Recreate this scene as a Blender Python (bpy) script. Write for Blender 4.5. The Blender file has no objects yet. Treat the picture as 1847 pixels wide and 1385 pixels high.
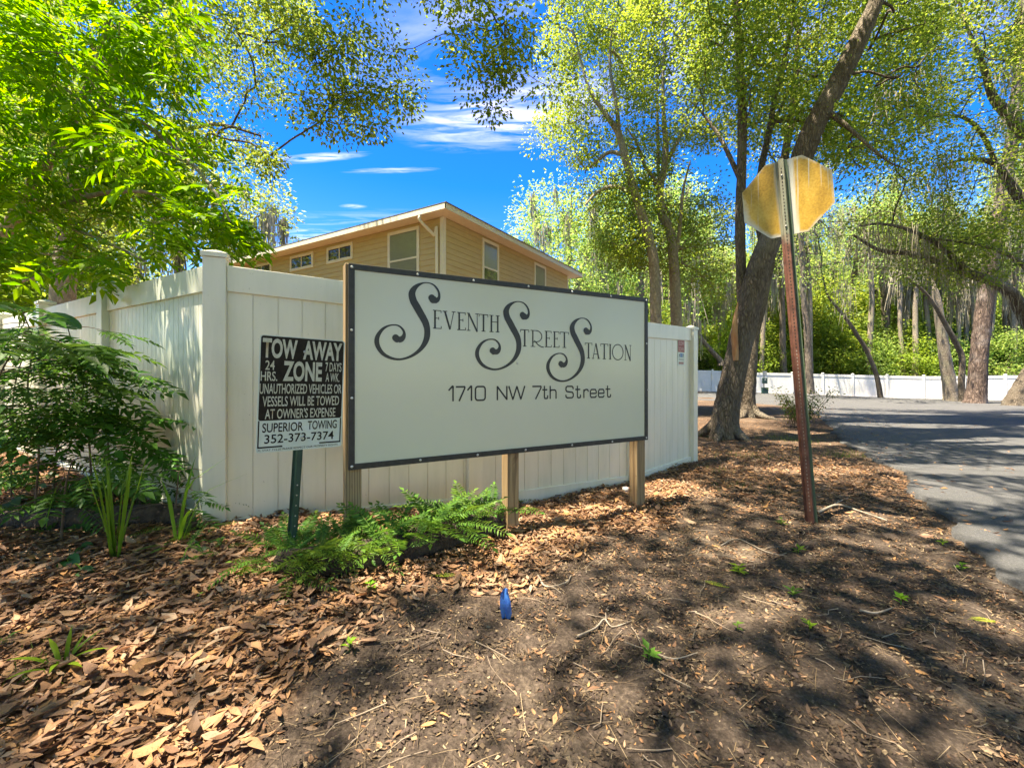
import bpy, math, random
import numpy as np
from mathutils import Vector, Matrix
from math import radians as R, sin, cos, pi

# ------------------------------------------------------------------ camera
F, CX, HY, H = 769.0, 923.5, 674.0, 1.15          # focal length in photo pixels, axis column, horizon row, eye height
SC = bpy.context.scene
cam = bpy.data.objects.new('camera', bpy.data.cameras.new('camera'))
SC.collection.objects.link(cam); SC.camera = cam
cam.location = (0, 0, H); cam.rotation_euler = (pi/2, 0, 0)
cam.data.sensor_width = 36; cam.data.lens = 36*F/1847; cam.data.shift_y = -0.0100
cam.data.clip_start = .05; cam.data.clip_end = 2000

# ------------------------------------------------------------------ sky, sun, exposure
SUN_EL = R(73)
SD = Vector((-.955*cos(SUN_EL), -.296*cos(SUN_EL), sin(SUN_EL))).normalized()   # towards the sun
SKY_STRENGTH, SUN_STRENGTH, EXPOSURE = .105, 3.6, 2.65
w = bpy.data.worlds.new('World'); SC.world = w; w.use_nodes = True
nt = w.node_tree; nt.nodes.clear(); N_ = nt.nodes.new; L_ = nt.links.new
wo = N_('ShaderNodeOutputWorld'); bg = N_('ShaderNodeBackground'); bg.inputs['Strength'].default_value = SKY_STRENGTH
sky = N_('ShaderNodeTexSky'); sky.sky_type = 'NISHITA'; sky.sun_disc = False
sky.sun_elevation = SUN_EL; sky.sun_rotation = math.atan2(SD.x, SD.y); sky.air_density = 1.0; sky.dust_density = .3; sky.ozone_density = 3.0
hs = N_('ShaderNodeHueSaturation'); hs.inputs['Saturation'].default_value = 1.5; hs.inputs['Hue'].default_value = .52; hs.inputs['Value'].default_value = .66
L_(sky.outputs[0], hs.inputs['Color'])
def wmath(op, a, b=None):
    n = N_('ShaderNodeMath'); n.operation = op; n.use_clamp = False
    for i, v in enumerate((a, b)):
        if v is None: continue
        if isinstance(v, (int, float)): n.inputs[i].default_value = v
        else: L_(v, n.inputs[i])
    return n.outputs[0]
tc = N_('ShaderNodeTexCoord'); sx = N_('ShaderNodeSeparateXYZ'); L_(tc.outputs['Generated'], sx.inputs[0])
zz = wmath('MAXIMUM', sx.outputs[2], .03)
cxn, cyn = wmath('DIVIDE', sx.outputs[0], zz), wmath('DIVIDE', sx.outputs[1], zz)   # the cirrus layer seen as a plane overhead
cv = N_('ShaderNodeCombineXYZ'); L_(cxn, cv.inputs[0]); L_(cyn, cv.inputs[1])
def cirrus(x0, y0, rx, ry, ang, scale, stretch, lo, hi, amt, seed):
    mp = N_('ShaderNodeMapping'); mp.vector_type = 'TEXTURE'; L_(cv.outputs[0], mp.inputs[0])
    mp.inputs['Location'].default_value = (x0, y0, 0); mp.inputs['Rotation'].default_value = (0, 0, ang); mp.inputs['Scale'].default_value = (rx, ry, 1)
    ln = N_('ShaderNodeVectorMath'); ln.operation = 'LENGTH'; L_(mp.outputs[0], ln.inputs[0])
    mask = N_('ShaderNodeMapRange'); L_(ln.outputs['Value'], mask.inputs[0])
    for i, v in enumerate((1.0, .25, 0.0, 1.0)): mask.inputs[i+1].default_value = v
    m2 = N_('ShaderNodeMapping'); L_(cv.outputs[0], m2.inputs[0]); m2.inputs['Location'].default_value = (seed, seed*.7, 0)
    m2.inputs['Rotation'].default_value = (0, 0, -ang); m2.inputs['Scale'].default_value = (1, stretch, 1)
    nz = N_('ShaderNodeTexNoise'); L_(m2.outputs[0], nz.inputs['Vector']); nz.inputs['Scale'].default_value = scale
    nz.inputs['Detail'].default_value = 9; nz.inputs['Roughness'].default_value = .6; nz.inputs['Distortion'].default_value = .6
    rg = N_('ShaderNodeMapRange'); L_(nz.outputs['Fac'], rg.inputs[0])
    for i, v in enumerate((lo, hi, 0.0, 1.0)): rg.inputs[i+1].default_value = v
    return wmath('MULTIPLY', wmath('MULTIPLY', mask.outputs[0], rg.outputs[0]), amt)
tot = None
for a in ((-.02, 1.66, .52, .26, R(-16), 3.4, 4.5, .40, .80, .75, 3.1), (-.92, 1.98, .30, .045, R(-9), 5, 6, .36, .78, .8, 7.7), (-.60, 2.10, .26, .035, R(-4), 6, 5, .40, .8, .5, 1.7),
          (-.95, 2.55, .09, .04, 0, 9, 3, .38, .75, .5, 5.2), (-1.2, 3.1, 1.2, .5, R(-10), 2.2, 5, .48, .75, .4, 9.4), (.7, 1.1, 1.6, .5, R(-20), 1.6, 3, .45, .75, .5, 12.3)):
    c = cirrus(*a); tot = c if tot is None else wmath('ADD', tot, c)
tot = wmath('MINIMUM', tot, .9)
mx = N_('ShaderNodeMix'); mx.data_type = 'RGBA'; L_(tot, mx.inputs[0]); L_(hs.outputs[0], mx.inputs[6]); mx.inputs[7].default_value = (4.6, 4.5, 5.2, 1)
L_(mx.outputs[2], bg.inputs[0]); L_(bg.outputs[0], wo.inputs[0])
sl = bpy.data.lights.new('sun', 'SUN'); sl.energy = SUN_STRENGTH; sl.angle = R(.6); sl.color = (1, .95, .86)
so = bpy.data.objects.new('sun', sl); SC.collection.objects.link(so); so.rotation_euler = SD.to_track_quat('Z', 'Y').to_euler(); so.location = (0, 0, 40)
SC.view_settings.view_transform = 'Standard'; SC.view_settings.look = 'None'; SC.view_settings.exposure = EXPOSURE; SC.view_settings.gamma = 1
SC.view_settings.use_white_balance = True; SC.view_settings.white_balance_temperature = 7800; SC.view_settings.white_balance_tint = 10
SC.cycles.max_bounces = 8; SC.cycles.diffuse_bounces = 5; SC.cycles.transmission_bounces = 4; SC.cycles.transparent_max_bounces = 8; SC.cycles.glossy_bounces = 3
SC.cycles.caustics_reflective = False; SC.cycles.caustics_refractive = False; SC.cycles.sample_clamp_indirect = 6

# ------------------------------------------------------------------ object helpers
COL = SC.collection
def link(o, parent=None):
    COL.objects.link(o)
    if parent is not None: o.parent = parent
    return o
def tag(o, label=None, cat=None, group=None, kind=None):
    for k, v in (('label', label), ('category', cat), ('group', group), ('kind', kind)):
        if v: o[k] = v
    return o
def thing(name, label, cat, loc=(0, 0, 0), group=None, rot=(0, 0, 0)):
    o = bpy.data.objects.new(name, None); o.location = loc; o.rotation_euler = rot; o.empty_display_size = .1
    return tag(link(o), label, cat, group)
class MB:
    """collects loose polygons, built as one mesh object"""
    def __init__(s): s.v = []; s.f = []
    def poly(s, pts):
        k = len(s.v); s.v += [tuple(p) for p in pts]; s.f.append(tuple(range(k, k+len(pts))))
    def box(s, c, hx, hy, hz, X=Vector((1, 0, 0)), Y=Vector((0, 1, 0)), Z=Vector((0, 0, 1))):
        c = Vector(c); k = len(s.v)
        for sx_, sy_, sz_ in ((-1,-1,-1),(1,-1,-1),(1,1,-1),(-1,1,-1),(-1,-1,1),(1,-1,1),(1,1,1),(-1,1,1)):
            s.v.append(tuple(c + X*(hx*sx_) + Y*(hy*sy_) + Z*(hz*sz_)))
        s.f += [tuple(k+i for i in q) for q in ((3,2,1,0),(4,5,6,7),(0,1,5,4),(1,2,6,5),(2,3,7,6),(3,0,4,7))]
    def hexa(s, lo, hi):
        """lo, hi: four corners each, counter-clockwise seen from above"""
        k = len(s.v); s.v += [tuple(p) for p in lo] + [tuple(p) for p in hi]
        s.f += [tuple(k+i for i in q) for q in ((3,2,1,0),(4,5,6,7),(0,1,5,4),(1,2,6,5),(2,3,7,6),(3,0,4,7))]
    def add(s, V, Fq):
        k = len(s.v); s.v += [tuple(p) for p in np.asarray(V).tolist()]; s.f += [tuple(int(i)+k for i in q) for q in Fq]
    def build(s, name, mat, parent=None, smooth=False, bevel=0):
        me = bpy.data.meshes.new(name); me.from_pydata(s.v, [], s.f); me.materials.append(mat)
        if smooth: me.shade_smooth()
        o = bpy.data.objects.new(name, me)
        if bevel:
            b = o.modifiers.new('bevel', 'BEVEL'); b.width = bevel; b.segments = 2; b.limit_method = 'ANGLE'
        me.update(); return link(o, parent)
def np_mesh(name, parts, mats, parent=None, smooth=False, slots=None):
    """parts: list of (V (n,3), F (m,k)); slots: the material slot of each part"""
    parts = [p for p in parts if len(p[0])]
    vs, ls, lt, mi = [], [], [], []; off = 0
    for i, (V, Fq) in enumerate(parts):
        V = np.asarray(V, float); Fq = np.asarray(Fq, int); vs.append(V); ls.append((Fq+off).ravel()); lt.append(np.full(len(Fq), Fq.shape[1]))
        mi.append(np.full(len(Fq), slots[i] if slots else 0)); off += len(V)
    V = np.concatenate(vs); Lp = np.concatenate(ls); T = np.concatenate(lt)
    me = bpy.data.meshes.new(name); me.vertices.add(len(V)); me.vertices.foreach_set('co', V.ravel())
    me.loops.add(len(Lp)); me.loops.foreach_set('vertex_index', Lp)
    me.polygons.add(len(T)); me.polygons.foreach_set('loop_start', np.concatenate([[0], np.cumsum(T)[:-1]])); me.polygons.foreach_set('loop_total', T)
    for m in (mats if isinstance(mats, (list, tuple)) else [mats]): me.materials.append(m)
    if slots: me.polygons.foreach_set('material_index', np.concatenate(mi))
    me.update(calc_edges=True); me.validate()
    if smooth: me.shade_smooth()
    return link(bpy.data.objects.new(name, me), parent)
def copy_tree(root, loc, rz=0, scale=1, label=None, name=None):
    r = root.copy(); COL.objects.link(r); r.location = loc; r.rotation_euler = (0, 0, rz); r.scale = (scale,)*3 if not isinstance(scale, tuple) else scale
    if label: r['label'] = label
    for ch in root.children:
        c = ch.copy(); COL.objects.link(c); c.parent = r
        for g in ch.children:
            d = g.copy(); COL.objects.link(d); d.parent = c
    return r

# ------------------------------------------------------------------ geometry helpers
def P(px, py, Y): return Vector(((px-CX)/F*Y, Y, H + (HY-py)/F*Y))
def smooth01(t): t = np.clip(t, 0, 1); return t*t*(3-2*t)
def gz0(x, y):
    x = np.asarray(x, float); y = np.asarray(y, float)
    k = np.clip(.004 + (x/np.maximum(y, 1) - .45)*.033, .004, .02)
    z = -k*np.clip(y-3, 0, 32)
    z = z + .17*smooth01((.35-x)/2.1)*smooth01((y-1.0)/1.4)
    return z
def gz(x, y):
    x = np.asarray(x, float); y = np.asarray(y, float)
    b = .010*np.sin(3.1*x+1.3)*np.sin(2.7*y+.4) + .006*np.sin(7.3*x+2.1*y) + .005*np.sin(6.1*y-3.3*x+1) + .003*np.sin(17*x+5*y)*np.sin(15*y-4*x)
    return gz0(x, y) + b
def ground_px(px, py):
    r = (px-CX)/F; t = (py-HY)/F; Y = 3.0
    for _ in range(40): Y = Y + .6*((H - float(gz0(r*Y, Y)))/t - Y)
    return Vector((r*Y, Y, float(gz(r*Y, Y))))
def catmull(pts, n=6):
    p = np.array([tuple(q) for q in pts], float)
    if len(p) < 3: n_ = n; return np.array([p[0]+(p[-1]-p[0])*i/n_ for i in range(n_+1)])
    q = np.vstack([2*p[0]-p[1], p, 2*p[-1]-p[-2]]); out = []
    for i in range(1, len(q)-2):
        a, b, c, d = q[i-1], q[i], q[i+1], q[i+2]
        for t in np.arange(n)/n: out.append(.5*((2*b)+(-a+c)*t+(2*a-5*b+4*c-d)*t*t+(-a+3*b-3*c+d)*t**3))
    out.append(q[-2]); return np.array(out)
def interp(vals, n):
    v = np.asarray(vals, float); return np.interp(np.linspace(0, len(v)-1, n), np.arange(len(v)), v)
def tube(path, radii, sides=8, rng=None, rough=0, cap=False):
    p = np.asarray(path, float); n = len(p); rad = np.asarray(radii, float)
    if len(rad) != n: rad = interp(rad, n)
    t = np.gradient(p, axis=0); t /= np.linalg.norm(t, axis=1)[:, None]+1e-9
    ref = np.array([1., 0, 0]) if abs(t[0][0]) < .8 else np.array([0, 1., 0])
    u = np.cross(t[0], ref); u /= np.linalg.norm(u); V = np.zeros((n, sides, 3)); a = np.arange(sides)*2*pi/sides
    for i in range(n):
        u = u - t[i]*np.dot(u, t[i]); u /= np.linalg.norm(u)+1e-9; b = np.cross(t[i], u)
        r = rad[i]*(1 + (rng.normal(0, rough, sides) if rough else 0))
        V[i] = p[i] + (np.cos(a)*r)[:, None]*u + (np.sin(a)*r)[:, None]*b
    i = np.arange(n-1)[:, None]*sides; j = np.arange(sides)[None]; j2 = (j+1) % sides
    Fq = np.stack([i+j, i+j2, i+sides+j2, i+sides+j], -1).reshape(-1, 4)
    return V.reshape(-1, 3), Fq
def unit(v): return v/(np.linalg.norm(v, axis=-1, keepdims=True)+1e-9)
def frames(d, up):
    y = unit(d); x = unit(np.cross(y, up)); z = np.cross(x, y); return np.stack([x, y, z], 2)
def scatter(tv, tf, pos, Rm, s):
    tv = np.asarray(tv, float); tf = np.asarray(tf, int); n = len(pos); s = np.broadcast_to(np.asarray(s, float), (n,))
    V = pos[:, None] + np.einsum('nij,kj->nki', Rm, tv)*s[:, None, None]
    Fq = tf[None] + (np.arange(n)*len(tv))[:, None, None]
    return V.reshape(-1, 3), Fq.reshape(-1, tf.shape[1])

# ------------------------------------------------------------------ materials
def newmat(name):
    m = bpy.data.materials.new(name); m.use_nodes = True; n = m.node_tree.nodes; b = n['Principled BSDF']; return m, m.node_tree, b
class G:
    """short-hand for building node graphs"""
    def __init__(s, nt): s.nt = nt
    def node(s, t, **kw):
        n = s.nt.nodes.new(t)
        for k, v in kw.items(): setattr(n, k, v)
        return n
    def ln(s, a, b): s.nt.links.new(a, b)
    def coord(s, scale=(1, 1, 1), kind='Object', loc=(0, 0, 0)):
        t = s.node('ShaderNodeTexCoord'); m = s.node('ShaderNodeMapping'); s.ln(t.outputs[kind], m.inputs[0]); m.inputs['Scale'].default_value = scale; m.inputs['Location'].default_value = loc
        return m.outputs[0]
    def world(s, scale=(1, 1, 1), loc=(0, 0, 0)):
        t = s.node('ShaderNodeNewGeometry'); m = s.node('ShaderNodeMapping'); s.ln(t.outputs['Position'], m.inputs[0]); m.inputs['Scale'].default_value = scale; m.inputs['Location'].default_value = loc
        return m.outputs[0]
    def noise(s, vec, scale, detail=4, rough=.55, dist=0):
        n = s.node('ShaderNodeTexNoise'); s.ln(vec, n.inputs['Vector']); n.inputs['Scale'].default_value = scale; n.inputs['Detail'].default_value = detail
        n.inputs['Roughness'].default_value = rough; n.inputs['Distortion'].default_value = dist; return n.outputs['Fac']
    def voro(s, vec, scale, feature='F1'):
        n = s.node('ShaderNodeTexVoronoi', feature=feature); s.ln(vec, n.inputs['Vector']); n.inputs['Scale'].default_value = scale; return n.outputs['Distance']
    def rng(s, v, a, b, c=0, d=1):
        n = s.node('ShaderNodeMapRange'); s.ln(v, n.inputs[0])
        for i, k in enumerate((a, b, c, d)): n.inputs[i+1].default_value = k
        return n.outputs[0]
    def ramp(s, v, *stops):
        n = s.node('ShaderNodeValToRGB'); s.ln(v, n.inputs[0]); e = n.color_ramp.elements
        while len(e) < len(stops): e.new(.5)
        for i, (p, c) in enumerate(stops): e[i].position = p; e[i].color = (*c, 1)
        return n.outputs[0]
    def mix(s, f, a, b, blend='MIX'):
        n = s.node('ShaderNodeMix', data_type='RGBA', blend_type=blend)
        for i, v in ((0, f), (6, a), (7, b)):
            if isinstance(v, (int, float)): n.inputs[i].default_value = v
            elif isinstance(v, tuple): n.inputs[i].default_value = (*v, 1)
            else: s.ln(v, n.inputs[i])
        return n.outputs[2]
    def m(s, op, a, b=0.):
        n = s.node('ShaderNodeMath', operation=op)
        for i, v in enumerate((a, b)):
            if isinstance(v, (int, float)): n.inputs[i].default_value = v
            else: s.ln(v, n.inputs[i])
        return n.outputs[0]
    def bump(s, h, dist, strength=1.0):
        n = s.node('ShaderNodeBump'); s.ln(h, n.inputs['Height']); n.inputs['Distance'].default_value = dist; n.inputs['Strength'].default_value = strength; return n.outputs[0]
def simple(name, c1, c2=None, scale=8, rough=.5, bump=0, spec=.5, metal=0, stretch=(1, 1, 1), lo=.35, hi=.65, bscale=None):
    m, t, b = newmat(name); g = G(t); b.inputs['Roughness'].default_value = rough; b.inputs['Metallic'].default_value = metal; b.inputs['Specular IOR Level'].default_value = spec
    v = g.world(stretch); n = g.noise(v, scale, 6)
    g.ln(g.ramp(n, (lo, c1), (hi, c2 or c1)), b.inputs['Base Color'])
    if bump: g.ln(g.bump(g.noise(v, bscale or scale*2, 6), bump), b.inputs['Normal'])
    return m
def leaf_mat(name, cols, trans=.4, rough=.5, tcol=None):
    """leaf colours by leaf; some light passes through"""
    m, t, b = newmat(name); g = G(t); geo = g.node('ShaderNodeNewGeometry'); oi = g.node('ShaderNodeObjectInfo')
    n = len(cols); stops = [(i/max(1, n-1), c) for i, c in enumerate(cols)]
    c = g.ramp(geo.outputs['Random Per Island'], *stops)
    h = g.node('ShaderNodeHueSaturation'); g.ln(c, h.inputs['Color'])
    g.ln(g.rng(oi.outputs['Random'], 0, 1, .485, .515), h.inputs['Hue']); g.ln(g.rng(oi.outputs['Random'], 0, 1, .85, 1.15), h.inputs['Value']); c = h.outputs[0]
    g.ln(c, b.inputs['Base Color']); b.inputs['Roughness'].default_value = rough; b.inputs['Specular IOR Level'].default_value = .16
    tr = g.node('ShaderNodeBsdfTranslucent'); tc_ = g.node('ShaderNodeHueSaturation'); g.ln(c, tc_.inputs['Color']); tc_.inputs['Hue'].default_value = .482; tc_.inputs['Saturation'].default_value = 1.05; tc_.inputs['Value'].default_value = 1.65
    g.ln(tc_.outputs[0], tr.inputs[0])
    mx_ = g.node('ShaderNodeMixShader'); mx_.inputs[0].default_value = trans; g.ln(b.outputs[0], mx_.inputs[1]); g.ln(tr.outputs[0], mx_.inputs[2])
    g.ln(mx_.outputs[0], t.nodes['Material Output'].inputs[0]); return m
def bark_mat(name, c1, c2, scale=14, stretch=(1, 1, .25), bump=.03, c3=None):
    m, t, b = newmat(name); g = G(t); v0 = g.coord(stretch); wn = g.node('ShaderNodeTexNoise'); g.ln(v0, wn.inputs['Vector']); wn.inputs['Scale'].default_value = scale*.6; wn.inputs['Detail'].default_value = 4
    va = g.node('ShaderNodeVectorMath', operation='MULTIPLY_ADD'); g.ln(wn.outputs['Color'], va.inputs[0]); va.inputs[1].default_value = (1.1/scale*2, 1.1/scale*2, 1.1/scale*2); g.ln(v0, va.inputs[2]); v = va.outputs[0]; b.inputs['Roughness'].default_value = .9; b.inputs['Specular IOR Level'].default_value = .2
    vo = g.voro(v, scale, 'DISTANCE_TO_EDGE'); n = g.noise(v, scale*1.3, 6, .65, .4)
    hgt = g.m('ADD', g.m('MULTIPLY', g.rng(vo, 0, .3), .55), g.m('MULTIPLY', n, 1.1))
    c = g.ramp(g.m('MULTIPLY', hgt, .6), (.15, c1), (.75, c2))
    if c3: c = g.mix(g.rng(g.noise(g.coord(), 1.6, 5), .5, .68, 0, .75), c, c3)
    g.ln(c, b.inputs['Base Color']); g.ln(g.bump(hgt, bump), b.inputs['Normal']); return m
# ------------------------------------------------------------------ ground and drive
def litter_d(x, y):
    """how thickly dead leaves lie"""
    bl = np.interp(x, [-.9, -.72, -.45, .27, .9, 1.7, 2.4], [.2, 1.75, 2.02, 2.62, 3.1, 4.0, 5.2])
    wob = .12*np.sin(5.3*x+1) + .09*np.sin(9.1*y+3*x) + .06*np.sin(17*x-11*y)
    return smooth01((y-bl+wob+.3)/.85)*smooth01((2.6-x)/1.2) + .25*smooth01((x-1.2)/1)*smooth01((y-3)/2)
gx = np.concatenate([-np.geomspace(90, 6, 26), np.arange(-5.8, 6, .085), np.geomspace(6.1, 110, 46)])
gy = np.concatenate([-np.geomspace(40, 1.5, 14), np.arange(-1.3, 7.5, .085), np.geomspace(7.6, 160, 70)])
X_, Y_ = np.meshgrid(gx, gy); Zg = gz(X_, Y_)
nzr = np.random.default_rng(3); near_m = (np.abs(X_) < 6) & (Y_ > -1.3) & (Y_ < 7.5)
Zg = Zg + near_m*nzr.normal(0, .006, Zg.shape) - .12*((X_ < -6) | (Y_ > 40))
nx_, ny_ = len(gx), len(gy); ii = (np.arange(ny_-1)[:, None]*nx_ + np.arange(nx_-1)[None]).ravel()
gm, t, b = newmat('soil'); g = G(t); v = g.world()
geoA = g.node('ShaderNodeVertexColor', layer_name='litter')
fine = g.noise(v, 55, 8, .7); mid = g.noise(v, 9, 6, .6); big = g.noise(v, 1.1, 4); vor = g.voro(v, 60)
soil = g.ramp(g.m('ADD', g.m('MULTIPLY', fine, .75), g.m('MULTIPLY', mid, .25)), (.3, (.026, .020, .016)), (.5, (.080, .060, .047)), (.66, (.17, .13, .10)), (.8, (.33, .255, .195)))
sandy = g.ramp(fine, (.3, (.10, .075, .055)), (.62, (.27, .21, .155)))
soil = g.mix(g.rng(g.m('ADD', big, g.m('MULTIPLY', mid, .3)), .70, .84, 0, .8), soil, sandy)
brown = g.ramp(fine, (.3, (.07, .04, .022)), (.55, (.21, .115, .06)), (.72, (.36, .22, .12)))
g.ln(g.mix(geoA.outputs[0], soil, brown), b.inputs['Base Color']); b.inputs['Roughness'].default_value = .95; b.inputs['Specular IOR Level'].default_value = .15
g.ln(g.bump(g.m('ADD', fine, g.m('ADD', g.m('MULTIPLY', mid, 1.5), g.m('MULTIPLY', vor, -.6))), .022, 1.0), b.inputs['Normal'])
ground = np_mesh('ground', [(np.stack([X_, Y_, Zg], -1).reshape(-1, 3), np.stack([ii, ii+1, ii+nx_+1, ii+nx_], 1))], gm, smooth=True); tag(ground, kind='structure')
at_ = ground.data.color_attributes.new('litter', 'FLOAT_COLOR', 'POINT'); dd = litter_d(X_.ravel(), Y_.ravel())
at_.data.foreach_set('color', np.stack([dd, dd, dd, np.ones_like(dd)], 1).ravel())

# edge of the asphalt, from under the camera to where it turns behind the trees
edge_px = [(1847, 1062), (1813, 1035), (1761, 990), (1706, 941), (1672, 912), (1648, 885), (1626, 850), (1604, 838), (1578, 834), (1553, 816), (1522, 799), (1495, 768), (1478, 750)]
E = [ground_px(*p) for p in edge_px]; ey = [-40, -6, 0] + [e.y for e in E] + [E[-1].y+3, E[-1].y+5.2, E[-1].y+6.6, E[-1].y+7.6]; ex = [-20, -2.0, 1.35] + [e.x for e in E] + [10.9, 10.6, 9.4, -4]
ROAD_TURN = ey[-1]
far_fence_px = [(1090, 31.2, -.02), (1180, 31.0, -.04), (1285, 30.8, -.12), (1358, 30.5, -.27), (1429, 30.1, -.32), (1484, 29.7, -.38), (1538, 29.2, -.43), (1600, 28.5, -.48), (1666, 27.6, -.52), (1739, 26.6, -.5), (1813, 25.6, -.46), (1890, 24.6, -.44), (1970, 23.6, -.42), (2055, 22.6, -.4)]
FF = [Vector(((px-CX)/F*Y, Y, z)) for px, Y, z in far_fence_px]
def road_left(y): return np.interp(y, ey, ex)
def road_right(y):
    fx = [f.x for f in FF][::-1]; fy = [f.y for f in FF][::-1]
    return np.where(y < 22, 60, np.interp(y, [22]+fy, [34]+fx))
rr = np.random.default_rng(5)
ys = np.concatenate([np.linspace(-40, -3, 8), np.arange(-2.9, 9, .07), np.arange(9, 30.4, .3)]); fr = np.concatenate([[0, 0], np.array([.004, .01, .02, .04, .07, .11, .17, .25, .36, .5, .7, 1.])])
lft = road_left(ys) + np.where(ys > -2.9, .05*np.sin(4.1*ys)+.035*np.sin(9.7*ys+1)+rr.normal(0, .022, len(ys)), 0); rgt = np.maximum(road_right(ys)-1.0, lft+.3)
RX = lft[:, None] + (rgt-lft)[:, None]*fr[None]; RY = np.repeat(ys[:, None], len(fr), 1); RZ = gz0(RX, RY)+.030; RZ[:, 0] -= .07; RX[:, 0] -= .012
k = len(fr); ii = (np.arange(len(ys)-1)[:, None]*k + np.arange(k-1)[None]).ravel()
rm, t, b = newmat('asphalt'); g = G(t); v = g.world(); n1 = g.noise(v, 75, 6, .85); n2 = g.noise(v, 1.2, 5); n3 = g.noise(v, 9, 5)
c = g.ramp(n1, (.3, (.022, .023, .024)), (.52, (.072, .074, .076)), (.72, (.22, .22, .22)))
c = g.mix(g.rng(n2, .35, .7, 0, .4), c, (.10, .10, .102)); c = g.mix(g.rng(n3, .6, .75, 0, .35), c, (.13, .115, .095))
crk = g.voro(g.m, .5) if False else g.voro(g.world((1, 1, 0)), .55, 'DISTANCE_TO_EDGE')
g.ln(g.mix(g.rng(g.m('ADD', crk, g.m('MULTIPLY', n3, .012)), .006, .012, .75, 0), c, (.03, .03, .03)), b.inputs['Base Color']); b.inputs['Roughness'].default_value = .8; b.inputs['Specular IOR Level'].default_value = .4
g.ln(g.bump(n1, .012), b.inputs['Normal'])
road = np_mesh('road', [(np.stack([RX, RY, RZ], -1).reshape(-1, 3), np.stack([ii, ii+1, ii+k+1, ii+k], 1))], rm, smooth=True); tag(road, kind='structure')

# ------------------------------------------------------------------ white vinyl fences
def vinyl(name, algae_shade):
    m, t, b = newmat(name); g = G(t); v = g.world((1, 1, .12)); v2 = g.world()
    st = g.noise(v, 9, 6, .65); bl = g.noise(v2, 2.1, 5); sp = g.noise(v2, 60, 3)
    c = g.mix(g.m('MULTIPLY', g.rng(st, .42, .78, 0, .5), g.rng(bl, .35, .65, .25, 1)), (.77, .745, .635), (.42, .45, .33))
    if algae_shade: c = g.mix(g.m('MULTIPLY', g.rng(bl, .38, .62), algae_shade), c, (.52, .60, .49))  # algae stain, its tint deepened to stand in for greenish shade
    c = g.mix(g.rng(sp, .70, .74, 0, .5), c, (.25, .24, .18))
    g.ln(c, b.inputs['Base Color']); b.inputs['Roughness'].default_value = .33; b.inputs['Specular IOR Level'].default_value = .5; return m
M_VINYLF = simple('plain_white_vinyl', (.80, .80, .79), (.72, .73, .70), 2, .35); M_VINYL = vinyl('white_vinyl', 0); M_VINYLG = vinyl('algae_shade_vinyl', .8)
UP = Vector((0, 0, 1))
def fence_post(A, d, z0, z1, root, mat, half=.063):
    nrm = UP.cross(d); m = MB(); m.box(Vector((A.x, A.y, (z0+z1)/2)) - root.location, half, half, (z1-z0)/2, d, nrm); p = m.build('post', mat, root, bevel=.004)
    m = MB(); c = Vector((A.x, A.y, z1)) - root.location; h2 = half+.010
    q = [c + d*(sx_*h2) + nrm*(sy_*h2) for sx_, sy_ in ((-1, -1), (1, -1), (1, 1), (-1, 1))]; k0 = [p_ + UP*.0015 for p_ in q]; k1 = [p_ + UP*.03 for p_ in q]
    m.hexa(k0, k1); ap = c + UP*.062
    for i in range(4): m.poly([k1[i] + UP*.0005, k1[(i+1) % 4] + UP*.0005, ap])
    m.build('post_cap', mat, p); return p
def fence_panel(A, B, zta, ztb, zba, zbb, root, mat, half=.063, bw=.149, rail=.17):
    d = (B-A); d.z = 0; Ln = d.length; d.normalize(); n = UP.cross(d); a0, a1 = half+.001, Ln-half-.001
    def zt(s): return zta + (ztb-zta)*s/Ln
    def zb(s): return zba + (zbb-zba)*s/Ln
    def pt(s, off, z): return Vector((A.x, A.y, 0)) + d*s + n*off + UP*z - root.location
    m = MB(); s = a0
    while s < a1-.02:
        e = min(s+bw, a1); lo = [pt(s, -.011, zb(s)+.02), pt(e-.0048, -.011, zb(e)+.02), pt(e-.0048, .011, zb(e)+.02), pt(s, .011, zb(s)+.02)]
        hi = [pt(s, -.011, zt(s)-.03), pt(e-.0048, -.011, zt(e)-.03), pt(e-.0048, .011, zt(e)-.03), pt(s, .011, zt(s)-.03)]; m.hexa(lo, hi)
        if e < a1-.02: m.hexa([pt(e-.0047, -.004, zb(e)+.02), pt(e-.0001, -.004, zb(e)+.02), pt(e-.0001, .004, zb(e)+.02), pt(e-.0047, .004, zb(e)+.02)], [pt(e-.0047, -.004, zt(e)-.03), pt(e-.0001, -.004, zt(e)-.03), pt(e-.0001, .004, zt(e)-.03), pt(e-.0047, .004, zt(e)-.03)])
        s = e
    p = m.build('panel', mat, root)
    for top in (True, False):
        m = MB()
        def q(s_, off, k_): return pt(s_, off, (zt(s_)-rail*(1-k_)) if top else (zb(s_)+rail*k_))
        m.hexa([q(a0, -.03, 0), q(a1, -.03, 0), q(a1, .03, 0), q(a0, .03, 0)], [q(a0, -.03, 1), q(a1, -.03, 1), q(a1, .03, 1), q(a0, .03, 1)])
        m.build('rail', mat, p, bevel=.004)
    return p
C1 = Vector((-1.944, 2.80, 0)); P2 = Vector((-.325, 3.56, 0)); P3 = Vector((1.262, 4.55, 0)); C3 = Vector((2.352, 5.60, 0))
dl = Vector((-.856, .517, 0)); LP = [C1 + dl*(1.93*i) for i in range(0, 7)]
fence = thing('vinyl_fence', 'tall white vinyl privacy fence with its corner post behind the tow away notice', 'fence', (C1.x, C1.y, 0))
ztp = {0: H+.715, 1: H+.625, 2: H+.568, 3: H+.598}; pts = [C1, P2, P3, C3]; zpost = [H+.752, H+.655, H+.60, H+.575]
zbt = [H-1.125, H-1.195, H-1.25, H-1.245]
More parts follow.
